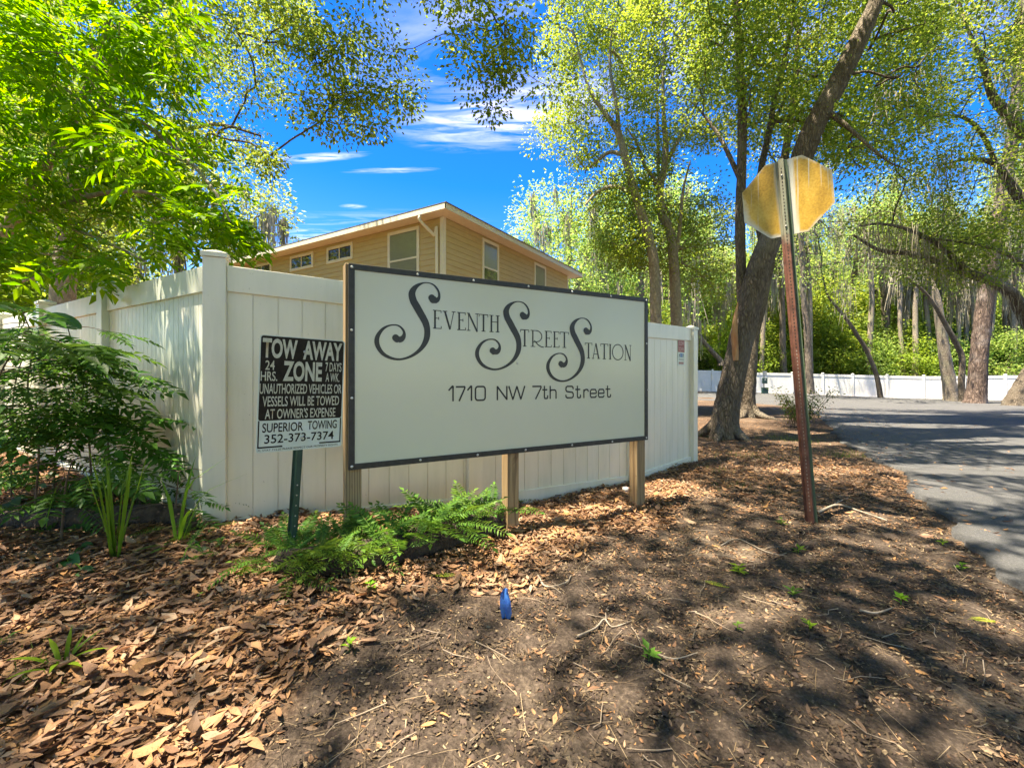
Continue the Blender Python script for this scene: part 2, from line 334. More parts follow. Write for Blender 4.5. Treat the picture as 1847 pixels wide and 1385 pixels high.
for i, p in enumerate(pts):
    d = (pts[min(i+1, 3)] - pts[max(i-1, 0)]).normalized() if i else (P2-C1).normalized()
    fence_post(p, d, -.25, zpost[i], fence, M_VINYL)
    if i < 3: fence_panel(p, pts[i+1], ztp[i], ztp[i+1], zbt[i], zbt[i+1], fence, M_VINYL)
for i in range(1, 7):
    fence_post(LP[i], dl, -.25, H+.775, fence, M_VINYLG)
for i in range(6): fence_panel(LP[i], LP[i+1], H+.715+.004*i, H+.72+.004*i, .05, .05, fence, M_VINYLG, bw=.076)
ff = thing('vinyl_fence', 'low white vinyl fence along the far edge of the drive before the woods', 'fence', (FF[6].x, FF[6].y, 0))
for i, f in enumerate(FF):
    d = (FF[min(i+1, len(FF)-1)] - FF[max(i-1, 0)]); d.z = 0; d.normalize(); fence_post(f, d, f.z-.3, f.z+1.54, ff, M_VINYLF)
    if i < len(FF)-1: fence_panel(f, FF[i+1], f.z+1.5, FF[i+1].z+1.5, f.z-.05, FF[i+1].z-.05, ff, M_VINYLF, bw=.3)

# ------------------------------------------------------------------ lettering tools
class Face:
    """a flat sign face: o = lower left corner, u along, v up, n towards the reader"""
    def __init__(s, o, u, v, root): s.o, s.u, s.v = Vector(o), Vector(u).normalized(), Vector(v).normalized(); s.n = s.u.cross(s.v); s.root = root
    def at(s, a, b_, off=.002): return s.o + s.u*a + s.v*b_ + s.n*off - s.root.location
    def px(s, x, y):
        r = Vector(((x-CX)/F, 1, (HY-y)/F)); c = Vector((0, 0, H)); t = (s.o-c).dot(s.n)/r.dot(s.n); q = c + r*t - s.o; return q.dot(s.u), q.dot(s.v)
def ribbon(m, face, pts, wid, off=.002, closed=False):
    p = np.array(pts, float); n = len(p); wd = np.broadcast_to(np.asarray(wid, float), (n,)) if np.ndim(wid) == 0 else np.asarray(wid, float)
    if closed: t = np.roll(p, -1, 0) - np.roll(p, 1, 0)
    else: t = np.gradient(p, axis=0)
    t = unit(t); nn = np.stack([-t[:, 1], t[:, 0]], 1); Lp, Rp = p + nn*wd[:, None]/2, p - nn*wd[:, None]/2
    for i in range(n if closed else n-1):
        j = (i+1) % n; m.poly([face.at(*Rp[i], off), face.at(*Rp[j], off), face.at(*Lp[j], off), face.at(*Lp[i], off)])
def arc(cx, cy, rx, ry, a0, a1, n=14): return [(cx+rx*cos(R(a0+(a1-a0)*i/n)), cy+ry*sin(R(a0+(a1-a0)*i/n))) for i in range(n+1)]
TH, TN = .105, .042                  # thick and thin strokes of the display capitals, by letter height
def serif(x0, x1, y): return ([(x0, y), (x1, y)], TN)
CAPS = {
 'E': [([(.24, 0), (.24, 1)], TH), ([(.0, .98), (.95, .98)], TN), ([(.95, .99), (.95, .86)], TN), ([(.24, .56), (.68, .56)], TN), ([(.68, .64), (.68, .48)], TN), ([(.0, .02), (.98, .02)], TN), ([(.98, .01), (.98, .15)], TN)],
 'V': [([(.17, .99), (.57, .0)], TH), ([(.57, .0), (.86, .99)], TN), serif(0, .36, .98), serif(.7, 1, .98)],
 'N': [([(.14, 0), (.14, 1)], TN), ([(.14, 1), (.86, -.04)], TH), ([(.86, -.04), (.86, 1)], TN), serif(0, .3, .02), serif(0, .16, .98), serif(.7, 1, .98)],
 'T': [([(.5, 0), (.5, 1)], TH), ([(.0, .98), (1, .98)], TN), ([(.02, .99), (.02, .84)], TN), ([(.98, .99), (.98, .84)], TN), serif(.28, .72, .02)],
 'H': [([(.2, 0), (.2, 1)], TH), ([(.82, 0), (.82, 1)], TH), ([(.2, .6), (.82, .6)], TN), serif(0, .4, .98), serif(.62, 1, .98), serif(0, .4, .02), serif(.62, 1, .02)],
 'R': [([(.22, 0), (.22, 1)], TH*.8), (arc(.45, .64, .45, .34, 90, -90), TN*1.3), ([(.05, .98), (.47, .98)], TN), ([(.22, .30), (.47, .30)], TN), ([(.33, .38), (.6, .14), (.85, .02), (1.05, 0)], TN*1.5), serif(.05, .4, .02)],
 'A': [([(.16, 0), (.5, 1)], TN), ([(.5, 1), (.84, 0)], TH), ([(.27, .30), (.74, .30)], TN), serif(.02, .3, .02), serif(.68, 1, .02)],
 'I': [([(.5, 0), (.5, 1)], TH), serif(.1, .9, .98), serif(.1, .9, .02)],
 'O': [(arc(.5, .5, .46, .5, 0, 360, 32), TN*1.5)],
}
def rrect(x0, y0, x1, y1, rx, ry, n=5):
    o = []
    for cx_, cy_, a in ((x1-rx, y1-ry, 0), (x0+rx, y1-ry, 90), (x0+rx, y0+ry, 180), (x1-rx, y0+ry, 270)): o += arc(cx_, cy_, rx, ry, a, a+90, n)
    return o
SQ = {   # squarish extended sans
 '1': [[(.92, 0), (.92, 1), (.80, 1), (.05, .72)]], '7': [[(0, .96), (.95, .96), (.95, .86), (.35, 0)]], '0': [rrect(.05, .03, .95, .97, .22, .2) + [(.95, .77), (.95, .70)]],
 'N': [[(.05, 0), (.05, 1)], [(.05, .97), (.95, .03)], [(.95, 0), (.95, 1)]], 'W': [[(.02, 1), (.26, .02), (.5, .98), (.74, .02), (.98, 1)]],
 't': [[(.38, 1), (.38, .16), (.44, .06), (.56, .04), (.85, .04), (.95, .1), (.95, .28)], [(.0, .70), (.9, .70)]], 'h': [[(.06, 0), (.06, 1)], [(.06, .56), (.2, .67), (.7, .68), (.88, .63), (.94, .5), (.94, 0)]],
 'S': [[(.95, .72), (.93, .86), (.8, .95), (.2, .95), (.06, .88), (.04, .66), (.15, .55), (.85, .47), (.96, .36), (.95, .14), (.8, .05), (.18, .05), (.05, .14), (.03, .3)]],
 'r': [[(.1, 0), (.1, .70)], [(.1, .5), (.3, .66), (.6, .69), (.85, .66), (.95, .5)]],
 'e': [[(.06, .36), (.95, .36), (.95, .52), (.82, .68), (.2, .68), (.05, .52), (.05, .18), (.18, .04), (.82, .04), (.94, .14), (.95, .2)]],
}
def put(m, face, glyph, x0, x1, y0a, y1a, strokes_w, off=.002):
    for st in glyph:
        pts_, wd = st if strokes_w is None else (st, strokes_w)
        p = [(x0+(x1-x0)*a, y0a+(y1a-y0a)*b_) for a, b_ in pts_]
        if len(p) > 2 and strokes_w is not None: p = densify(p)
        ribbon(m, face, p, wd*(y1a-y0a) if strokes_w is None else wd, off)
def densify(p):
    o = []
    for a, b_ in zip(p[:-1], p[1:]):
        a, b_ = np.array(a), np.array(b_); o += [tuple(a), tuple(a+(b_-a)*.06), tuple(a+(b_-a)*.94)]
    return o + [p[-1]]
def text_mesh(face, s, u0, u1, v0, v1, mat, name, parent, bold=0, off=.002):
    cu = bpy.data.curves.new(name, 'FONT'); cu.body = s; cu.offset = bold; cu.resolution_u = 4; o = bpy.data.objects.new('tmp', cu); COL.objects.link(o)
    me = bpy.data.meshes.new_from_object(o.evaluated_get(bpy.context.evaluated_depsgraph_get())); bpy.data.objects.remove(o)
    co = np.zeros(len(me.vertices)*3); me.vertices.foreach_get('co', co); co = co.reshape(-1, 3); lo, hi = co.min(0), co.max(0)
    out = np.array([tuple(face.at(u0+(c[0]-lo[0])/(hi[0]-lo[0])*(u1-u0), v0+(c[1]-lo[1])/(hi[1]-lo[1])*(v1-v0), off)) for c in co]); me.vertices.foreach_set('co', out.ravel())
    me.name = name; me.materials.clear(); me.materials.append(mat); me.update(); return link(bpy.data.objects.new(name, me), parent)
def dome(m, c, n, r, h=.5, seg=10):
    n = n.normalized(); a = n.orthogonal().normalized(); b_ = n.cross(a); rings = []
    for k_ in range(3):
        f = k_/3*pi/2; rings.append([c + (a*cos(2*pi*i/seg) + b_*sin(2*pi*i/seg))*(r*cos(f)) + n*(r*h*sin(f)) for i in range(seg)])
    for k_ in range(2):
        for i in range(seg): m.poly([rings[k_][i], rings[k_][(i+1) % seg], rings[k_+1][(i+1) % seg], rings[k_+1][i]])
    for i in range(seg): m.poly([rings[2][i], rings[2][(i+1) % seg], c+n*(r*h)])

# ------------------------------------------------------------------ entrance sign
M_BLACK = simple('black_sign_vinyl', (.012, .012, .011), (.02, .019, .017), 20, .35)
M_FRAME = simple('black_edging', (.018, .017, .016), (.035, .033, .03), 30, .45, .002)
m_, t, b = newmat('white_sign_acrylic'); g = G(t); v = g.world(); b.inputs['Roughness'].default_value = .18
g.ln(g.mix(g.rng(g.noise(v, 2.2, 5), .4, .7, 0, .35), (.66, .65, .51), (.60, .61, .46)), b.inputs['Base Color']); M_SIGN = m_
M_SCREW = simple('bright_screw', (.6, .6, .57), (.45, .44, .4), 50, .3, metal=.7)
m_, t, b = newmat('treated_timber'); g = G(t); v = g.coord((1, 1, .06)); gr = g.noise(v, 26, 6, .6, .8); kn = g.noise(g.coord((1, 1, .5)), 5, 3, .5, 2.5)
wv = g.node('ShaderNodeTexWave', wave_type='RINGS', rings_direction='Z'); g.ln(g.coord((1, 1, .10), loc=(.02, .35, 0)), wv.inputs['Vector']); wv.inputs['Scale'].default_value = 22; wv.inputs['Distortion'].default_value = 5; wv.inputs['Detail'].default_value = 3
c = g.ramp(g.m('ADD', g.m('MULTIPLY', gr, .6), g.m('MULTIPLY', wv.outputs['Fac'], .35)), (.2, (.12, .075, .036)), (.5, (.29, .195, .10)), (.8, (.41, .295, .16)))
c = g.mix(g.rng(kn, .66, .74, 0, .7), c, (.10, .05, .02)); g.ln(c, b.inputs['Base Color']); b.inputs['Roughness'].default_value = .75; g.ln(g.bump(gr, .004), b.inputs['Normal']); M_WOOD = m_
SA = Vector((-.965, 2.515, H-.569)); su = Vector((2.133, 1.165, 0)).normalized(); SL, SHT = 2.432, 1.22
sign = thing('entrance_sign', 'large white entrance sign with black scroll lettering on three timber posts', 'sign', (SA.x+su.x*SL/2, SA.y+su.y*SL/2, 0))
face = Face(SA, su, UP, sign)          # reader side is -n? kept towards the camera below
if face.n.y > 0: face.n = -face.n
m = MB(); nb = face.n
def slab(m, fc, u0, u1, v0, v1, o0, o1):
    lo = [fc.at(u0, v0, o0), fc.at(u0, v0, o1), fc.at(u1, v0, o1), fc.at(u1, v0, o0)]; hi = [fc.at(u0, v1, o0), fc.at(u0, v1, o1), fc.at(u1, v1, o1), fc.at(u1, v1, o0)]; m.hexa(lo, hi)
slab(m, face, .004, SL-.004, .004, SHT-.004, -.012, 0); m.build('sign_panel', M_SIGN, sign)
m = MB(); bw_ = .035
slab(m, face, 0, SL, SHT-bw_, SHT, -.014, .007); slab(m, face, 0, SL, 0, bw_, -.014, .007); slab(m, face, 0, bw_, bw_, SHT-bw_, -.014, .0068); slab(m, face, SL-bw_, SL, bw_, SHT-bw_, -.014, .0068)
m.build('frame', M_FRAME, sign, bevel=.002)
rs = random.Random(4)
for (u_, v_) in [(.018+(SL-.036)*i/6, SHT-.018) for i in range(7)] + [(.018+(SL-.036)*i/6, .018) for i in range(7)] + [(.018, SHT*.35), (.018, SHT*.68), (SL-.018, SHT*.35), (SL-.018, SHT*.68)]:
    m = MB(); dome(m, face.at(u_+rs.uniform(-.02, .02)*(0 < v_-.02 < SHT-.05 or .03 < u_ < SL-.03), v_+rs.uniform(-.003, .003), .0071), face.n, .0085); m.build('screw', M_SCREW, sign, smooth=True)
for u_, hw, lo_, up_ in ((.03, .047, -.05, SHT+.004), (1.118, .047, -.05, SHT-.06), (2.372, .047, -.05, SHT-.06)):
    m = MB(); c0 = face.at(u_, 0, -.0145-.047); base = c0.z; g0 = -.12-base; m.box(Vector((c0.x, c0.y, (g0+base+base+up_)/2)), hw, .047, (up_-g0)/2, su, UP.cross(su)); m.build('post', M_WOOD, sign, bevel=.004)
# three scroll letters S: centre line and width traced once, then fitted to the other two
S1 = [(905,388,66),(930,384,72),(955,368,58),(972,335,36),(968,275,28),(934,212,24),(884,168,19),(822,149,14),(760,152,20),(692,180,44),(642,224,70),(614,275,88),(612,322,93),(632,392,95),(672,462,97),(716,541,95),(762,620,92),(796,692,88),(814,772,80),(813,850,80),(795,920,74),(760,985,62),(710,1045,50),(640,1100,40),(560,1140,32),(470,1163,28),(380,1160,32),(290,1130,42),(222,1085,50),(172,1020,58),(146,950,65),(148,880,62),(176,820,52),(226,760,38),(300,719,24),(380,708,18),(440,722,22),(487,765,28),(508,812,36),(500,862,58),(470,896,78),(432,906,76)]
sp = [(660+a/7.368, 490+b_/7.368, w_/7.368) for a, b_, w_ in S1]
cl = catmull([(a, b_, w_) for a, b_, w_ in sp], 3)
def strip_px(cl):
    t_ = unit(np.gradient(cl[:, :2], axis=0)); nn = np.stack([-t_[:, 1], t_[:, 0]], 1); a = cl[:, :2]+nn*cl[:, 2:]/2; c_ = cl[:, :2]-nn*cl[:, 2:]/2
    return [face.px(*q) for q in a], [face.px(*q) for q in c_]
SLt, SRt = strip_px(cl); balls = [[face.px(660+(cx_+rx*cos(R(a)))/7.368, 490+(cy_+rx*sin(R(a)))/7.368) for a in range(0, 360, 20)] for cx_, cy_, rx in ((872, 347, 44), (893, 372, 50), (393, 878, 46), (412, 895, 47))]
b0 = (face.px(674.9, 640)[0], face.px(716, 650)[1], face.px(794, 535)[0], face.px(767, 509)[1])
for (xl, xr, xt, yt, xb, yb) in ((674.9, 794, 767, 509, 716, 650), (856.5, 955.2, 931, 543, 892, 668), (984.8, 1067.3, 1048, 573, 1012, 689)):
    b1 = (face.px(xl, yb)[0], face.px(xb, yb)[1], face.px(xr, yt)[0], face.px(xt, yt)[1])
    def fit(q): return (b1[0]+(q[0]-b0[0])*(b1[2]-b1[0])/(b0[2]-b0[0]), b1[1]+(q[1]-b0[1])*(b1[3]-b1[1])/(b0[3]-b0[1]))
    m = MB(); L2, R2 = [fit(q) for q in SLt], [fit(q) for q in SRt]
    for i in range(len(L2)-1): m.poly([face.at(*R2[i], .0016), face.at(*R2[i+1], .0016), face.at(*L2[i+1], .0016), face.at(*L2[i], .0016)])
    for k_, bl in enumerate(balls): m.poly([face.at(*fit(q), .0019+.0003*k_) for q in bl])
    m.build('scroll_letter', M_BLACK, sign)
def word(name, glyphs, font, strokes_w, ytop, ybot):
    m = MB()
    for i, (ch, xa, xb) in enumerate(glyphs):
        xm = (xa+xb)/2; y1a = face.px(xm, np.interp(xm, *ytop))[1]; y0a = face.px(xm, np.interp(xm, *ybot))[1]
        put(m, face, font[ch], face.px(xa, 600)[0], face.px(xb, 600)[0], y0a, y1a, strokes_w, .0016)
    m.build(name, M_BLACK, sign)
word('lettering', [('E', 780.8, 796.1), ('V', 798.2, 821.5), ('E', 824.5, 839.8), ('N', 842, 863.6), ('T', 863.8, 880.1), ('H', 882.6, 900.9)], CAPS, None, ([788, 892], [559.4, 568.7]), ([788, 892], [592.9, 599.3]))
word('lettering', [('T', 938.5, 954), ('R', 955.6, 979.5), ('E', 982.4, 994.6), ('E', 997.3, 1008.6), ('T', 1010, 1025.6)], CAPS, None, ([946, 1017], [594.4, 598.8]), ([946, 1017], [625, 627.4]))
word('lettering', [('T', 1055, 1067.8), ('A', 1066.8, 1082.3), ('T', 1083, 1096.5), ('I', 1097.8, 1103), ('O', 1103.7, 1124.5), ('N', 1126, 1138.5)], CAPS, None, ([1061, 1132], [618.4, 622.4]), ([1061, 1132], [646.4, 649.8]))
AY = ([812, 1100], [696.6, 695.2]), ([812, 1100], [723.8, 716.6])
for gl in ([('1', 808.5, 817.8), ('7', 822, 839), ('1', 842.5, 851), ('0', 856.5, 876)], [('N', 896, 915), ('W', 917, 947)], [('7', 960, 976.5), ('t', 978, 988), ('h', 991.5, 1003.5)], [('S', 1020, 1034.4), ('t', 1037.4, 1047.4), ('r', 1052, 1061.4), ('e', 1064, 1075.8), ('e', 1078.6, 1089.8), ('t', 1092, 1101.6)]):
    word('address_lettering', gl, SQ, .0115, *AY)
# thumb-sized marks of wear: a lost screw and a bright one on the face
m = MB(); q = face.px(933, 655); dome(m, face.at(q[0], q[1], 0), face.n, .007); m.build('screw', M_SCREW, sign, smooth=True)

# ------------------------------------------------------------------ tow away notice
TL, TR = P(469, 603, 2.17), P(622.5, 615.2, 2.46); BL = P(462, 818, 2.17)
tow = thing('tow_notice', 'black and white tow away zone notice on a dark green channel post', 'sign', (0, 0, 0)); 
tu = (TR-TL).normalized(); tv = (TL-BL); tv = (tv - tu*tv.dot(tu)).normalized(); TW, THh = (TR-TL).length, .606
tow.location = (P(541, 900, 2.3).x, P(541, 900, 2.3).y, float(gz(-1.13, 2.3)))
bpy.context.view_layer.update()
tf_ = Face(TL - tv*THh, tu, tv, tow)
if tf_.n.y > 0: tf_.n = -tf_.n
M_TWHITE = simple('notice_white', (.62, .68, .62), (.54, .60, .52), 12, .35); M_TBLACK = simple('notice_black', (.016, .012, .008), (.026, .02, .014), 25, .6, spec=.15); M_TCREAM = simple('notice_lettering', (.55, .55, .44), (.42, .40, .30), 40, .45)
def rr_slab(m, fc, u0, u1, v0, v1, r, o0, o1):
    p = rrect(u0, v0, u1, v1, r, r, 4); k = len(p)
    m.poly([fc.at(*q, o1) for q in p]); m.poly([fc.at(*q, o0) for q in p[::-1]])
    for i in range(k): m.poly([fc.at(*p[i], o0), fc.at(*p[(i+1) % k], o0), fc.at(*p[(i+1) % k], o1), fc.at(*p[i], o1)])
m = MB(); rr_slab(m, tf_, 0, TW, 0, THh, .015, -.003, 0); m.build('plate', M_TWHITE, tow)
def tx(f): return TW*f*2.17/(2.46+f*(2.17-2.46))
def ty(f): return THh*(1-f)
m = MB(); rr_slab(m, tf_, .006, TW-.007, ty(.728), THh-.004, .012, .0002, .001); m.build('black_field', M_TBLACK, tow)
m = MB(); bb = .006
slab(m, tf_, .006, .006+bb, ty(.962), ty(.7285), .0002, .001); slab(m, tf_, TW-.007-bb, TW-.007, ty(.958), ty(.7285), .0002, .001); slab(m, tf_, .006+bb, tx(.31), ty(.962), ty(.962)+bb*1.3, .0002, .001); slab(m, tf_, tx(.74), TW-.007-bb, ty(.958), ty(.958)+bb*1.3, .0002, .001)
m.build('border', M_TBLACK, tow)
for s_, a, b_, c0, c1, bo in (('TOW', .035, .445, .025, .195, .035), ('AWAY', .513, .968, .025, .195, .035), ('24', .075, .185, .215, .295, .01), ('HRS.', .025, .22, .308, .390, .012), ('ZONE', .286, .741, .212, .39, .035), ('7 DAYS', .78, .967, .21, .295, .012), ('A WK.', .786, .948, .308, .39, .012),
        ('UNAUTHORIZED VEHICLES OR', .018, .976, .412, .50, .012), ('VESSELS WILL BE TOWED', .057, .953, .52, .608, .012), ("AT OWNER'S EXPENSE", .092, .915, .627, .715, .012)):
    text_mesh(tf_, s_, tx(a), tx(b_), ty(c1), ty(c0), M_TCREAM, 'lettering', tow, bo, .0022)
for s_, a, b_, c0, c1, bo in (('SUPERIOR', .066, .544, .75, .83, .012), ('TOWING', .598, .937, .745, .825, .012), ('352-373-7374', .095, .905, .848, .925, .012), ('FL STAT 715.07', .025, .30, .972, .988, .0), ('PLEASE RESPECT OUR PROPERTY RIGHTS', .315, .955, .970, .987, .0)):
    text_mesh(tf_, s_, tx(a), tx(b_), ty(c1), ty(c0), M_TBLACK, 'lettering', tow, bo, .0012)
M_GREEN = simple('green_enamel', (.012, .045, .032), (.02, .065, .045), 20, .35); M_GALV = simple('galvanised', (.5, .5, .48), (.35, .34, .31), 30, .4, metal=.6)
def channel(m, base, top, u, n, wd=.075, depth=.03, holes=()):
    """a hat-section post: middle strip towards n, two sloping webs, two flanges"""
    prof = [(-.5, 0), (-.30, 0), (-.22, 1), (.22, 1), (.30, 0), (.5, 0)]; th = .0035
    for (a, d0), (b_, d1) in zip(prof[:-1], prof[1:]):
        A0, A1 = base + u*(a*wd) + n*(d0*depth), base + u*(b_*wd) + n*(d1*depth); ax = (top-base)
        e = (A1-A0).normalized(); nn_ = e.cross(ax).normalized(); 
        if nn_.dot(n) < 0: nn_ = -nn_
        lo = [A0, A1, A1-nn_*th, A0-nn_*th]; m.hexa(lo, [p_+ax for p_ in lo])
cen = tf_.at(tx(.55), 0, 0);  ptop = tf_.at(tx(.555), THh*.985, -.034); q = tf_.at(tx(.5), -.30, -.034); pb = ptop + (q-ptop)*((-.1-tow.location.z-ptop.z)/(q.z-ptop.z))
m = MB(); channel(m, Vector((pb.x, pb.y, pb.z)), ptop, tu, tf_.n, .05, .028); m.build('post', M_GREEN, tow)
m = MB()
for i in range(9):
    z_ = -.02+i*.055; ax = (ptop-pb); q = pb + ax*((z_-pb.z)/ax.z) + tf_.n*.0284
    p = [q + tu*(.004*cos(a*pi/4)) + UP*(.004*sin(a*pi/4)) for a in range(8)]; m.poly(p)
m.build('hole', M_GALV, tow)
for fx, fy in ((.53, .125), (.535, .89)):
    m = MB(); dome(m, tf_.at(tx(fx), ty(fy), .0024), tf_.n, .008, .6); m.build('bolt', M_GALV, tow, smooth=True)

# ------------------------------------------------------------------ stop sign seen from behind
stop = thing('stop_sign', 'weathered octagonal stop sign seen from behind on a leaning rusty channel post', 'sign', (2.335, 3.325, float(gz(2.335, 3.325))))
lean = R(4.0); uh = Vector((.848, -.53, 0)).normalized(); nh = -uh.cross(UP)          # nh: away from the camera (the printed side)
if nh.y < 0: nh = -nh
up_ = (UP*cos(lean) - uh*sin(lean)).normalized(); u2 = (uh*cos(lean) + UP*sin(lean)).normalized()
m_, t, b = newmat('weathered_sign_back'); g = G(t)
oc = g.coord(); sep = g.node('ShaderNodeSeparateXYZ'); g.ln(oc, sep.inputs[0]); 
st = g.noise(g.coord((30, 30, .9)), 1.0, 4, .6, .3); bl = g.noise(g.coord((2.5, 2.5, 1.2)), 2.2, 5, .6, .6); fn = g.noise(oc, 70, 3)
c = g.ramp(g.m('ADD', g.m('MULTIPLY', bl, .6), g.m('MULTIPLY', fn, .4)), (.3, (.26, .14, .015)), (.5, (.50, .30, .04)), (.7, (.64, .44, .10)))
lx = g.node('ShaderNodeTexCoord'); gs = g.node('ShaderNodeSeparateXYZ'); g.ln(lx.outputs['UV'], gs.inputs[0])
rad = gs.outputs[1]; across = gs.outputs[0]
edge = g.rng(g.m('ADD', rad, g.m('MULTIPLY', g.m('SUBTRACT', bl, .5), .5)), .90, 1.02, 0, 1); near_post = g.rng(g.m('ADD', g.m('ABSOLUTE', across), g.m('MULTIPLY', g.m('SUBTRACT', st, .5), .22)), .15, .22, 1, 0)
streak = g.rng(g.noise(g.coord((55, 55, 1.2)), 1.0, 3), .62, .70, 0, .75)
c = g.mix(g.m('MINIMUM', g.m('ADD', g.m('MAXIMUM', edge, near_post), streak), .95), c, (.52, .52, .46)); g.ln(c, b.inputs['Base Color']); b.inputs['Roughness'].default_value = .38; M_STOPB = m_
pc = Vector((.018, 0, 0)) + up_*2.575; S8 = .61/2/cos(pi/8)
def oct_(off, r): return [pc + nh*off + u2*(r*cos(R(22.5+45*i))) + up_*(r*sin(R(22.5+45*i))) for i in range(8)]
m = MB(); A8, B8 = oct_(.004, S8), oct_(.007, S8)
for i in range(8): m.poly([A8[i], A8[(i+1) % 8], B8[(i+1) % 8], B8[i]])
m.poly(B8[::-1])
m.build('sign_face', simple('stop_red', (.35, .01, .012), (.3, .01, .012), 5, .3), stop)
V8 = [pc + nh*.0035]; nr = 14
me = bpy.data.meshes.new('sign_back'); vv, fc_, uvs = [], [], []
for k_ in range(nr+1):
    for i in range(48):
        a = 2*pi*i/48; rad_ = S8*cos(pi/8)/cos(((a+pi/8) % (pi/4))-pi/8) if False else S8*cos(pi/8)/cos(((a) % (pi/4)) - (pi/4 if (a % (pi/4)) > pi/8 else 0))
        q = pc + nh*.0035 + (u2*cos(a)+up_*sin(a))*(rad_*k_/nr); vv.append(tuple(q)); uvs.append((rad_*k_/nr*cos(a)/S8, k_/nr))
for k_ in range(nr):
    for i in range(48): fc_.append((k_*48+i, (k_+1)*48+i, (k_+1)*48+(i+1) % 48, k_*48+(i+1) % 48))
me.from_pydata(vv, [], fc_); ul = me.uv_layers.new(name='UVMap')
for lp in me.loops: ul.data[lp.index].uv = uvs[lp.vertex_index]
me.materials.append(M_STOPB); me.update(); link(bpy.data.objects.new('sign_back', me), stop)
m_, t, b = newmat('rusty_steel'); g = G(t); v = g.coord(); n1 = g.noise(v, 14, 6, .65); n2 = g.noise(g.coord((1, 1, .1)), 30, 4); sz = g.node('ShaderNodeSeparateXYZ'); g.ln(v, sz.inputs[0])
rust = g.ramp(n1, (.3, (.075, .026, .015)), (.55, (.17, .062, .037)), (.75, (.24, .11, .07))); pat = g.ramp(n2, (.3, (.14, .17, .12)), (.7, (.30, .27, .19)))
g.ln(g.mix(g.rng(g.m('ADD', sz.outputs[2], g.m('MULTIPLY', n1, .3)), 2.32, 2.42), rust, pat), b.inputs['Base Color']); b.inputs['Roughness'].default_value = .62; b.inputs['Metallic'].default_value = .15; g.ln(g.bump(n1, .003), b.inputs['Normal']); M_RUST = m_
M_VERD = simple('green_weathered_steel', (.045, .085, .045), (.09, .13, .075), 10, .6, stretch=(1, 1, .2)); M_HOLE = simple('dark_hole', (.01, .01, .01), (.02, .015, .01), 9, .9)
pw, pdp = .082, .038; ptp = up_*2.875; pbs = -up_*.12
prof = [(-.5, 0), (-.31, 0), (-.26, -1), (.16, -1), (.27, 0), (.5, 0)]; th = .004
for sec, mt in (((0, 1, 2, 3), M_RUST), ((4,), M_VERD)):
    m = MB()
    for i in sec:
        (a, d0), (b_, d1) = prof[i], prof[i+1]; A0, A1 = pbs + u2*(a*pw) + nh*(d0*pdp-.001), pbs + u2*(b_*pw) + nh*(d1*pdp-.001); ax = ptp-pbs; e = (A1-A0).normalized(); nn_ = e.cross(ax).normalized()
        if nn_.dot(nh) < 0: nn_ = -nn_
        lo = [A0, A1, A1+nn_*th, A0+nn_*th]; m.hexa(lo, [p_+ax for p_ in lo])
    m.build('post' if 0 in sec else 'post_flange', mt, stop)
m = MB(); mh = MB()
for i in range(100):
    z_ = .1 + i*.0275
    if z_ > 2.8: break
    q = up_*z_ + u2*(-.05*pw) - nh*(pdp+.0016); big_ = 1.55 if (2.36 < z_ < 2.44 or 2.68 < z_ < 2.78) else 1
    p = [q + u2*(.0044*cos(a*pi/4)) + up_*(.0044*big_*1.6*sin(a*pi/4)) for a in range(8)]; (mh if z_ > 1.35 else m).poly(p)
m.build('punched_hole', simple('pale_hole', (.34, .27, .22), (.22, .15, .11), 20, .8), stop); mh.build('punched_hole', M_HOLE, stop)
for z_ in (2.33, 2.74):
    m = MB(); q = up_*z_ + u2*(-.05*pw) - nh*(pdp+.002); dome(m, q, -nh, .009, .7, 6); m.build('bolt', M_GALV, stop, smooth=True)

# ------------------------------------------------------------------ small warning sign on the last fence panel
d3 = (C3-P3).normalized(); n3 = -UP.cross(d3)
if n3.y > 0: n3 = -n3
wl = P(1222.3, 613, 5.39); wr = P(1234.2, 613, 5.51); wu = d3
def on3(px, py):
    o_ = P3 + n3*.0135; r = Vector(((px-CX)/F, 1, (HY-py)/F)); c = Vector((0, 0, H)); return c + r*((o_-c).dot(n3)/r.dot(n3))
wl, wr = on3(1222.0, 659.5), on3(1234.6, 659.5); WW = (Vector((wr.x, wr.y, 0))-Vector((wl.x, wl.y, 0))).length; WH = on3(1223, 612.5).z - wl.z
warn = thing('warning_sign', 'small red white and blue slow down sign on the last panel of the white fence', 'sign', tuple(wl))
bpy.context.view_layer.update(); wf = Face(wl, d3, UP, warn); wf.n = n3.copy()
m = MB(); rr_slab(m, wf, 0, WW, 0, WH, .012, .0, .003); m.build('plate', M_TWHITE, warn)
M_RED = simple('faded_red', (.33, .045, .03), (.27, .035, .025), 12, .45); M_PINK = simple('pale_lettering', (.62, .40, .33), (.55, .36, .3), 12, .5); M_BLUE = simple('faded_blue', (.13, .26, .42), (.08, .18, .34), 12, .5); M_NAVY = simple('dark_figure', (.02, .03, .045), (.03, .04, .06), 9, .5)
m = MB(); slab(m, wf, .006, WW-.006, WH*.525, WH-.006, .0032, .0036); m.build('red_field', M_RED, warn)
text_mesh(wf, 'SLOW', WW*.12, WW*.88, WH*.79, WH*.94, M_PINK, 'lettering', warn, .01, .0042); text_mesh(wf, 'DOWN', WW*.12, WW*.88, WH*.57, WH*.72, M_PINK, 'lettering', warn, .01, .0042)
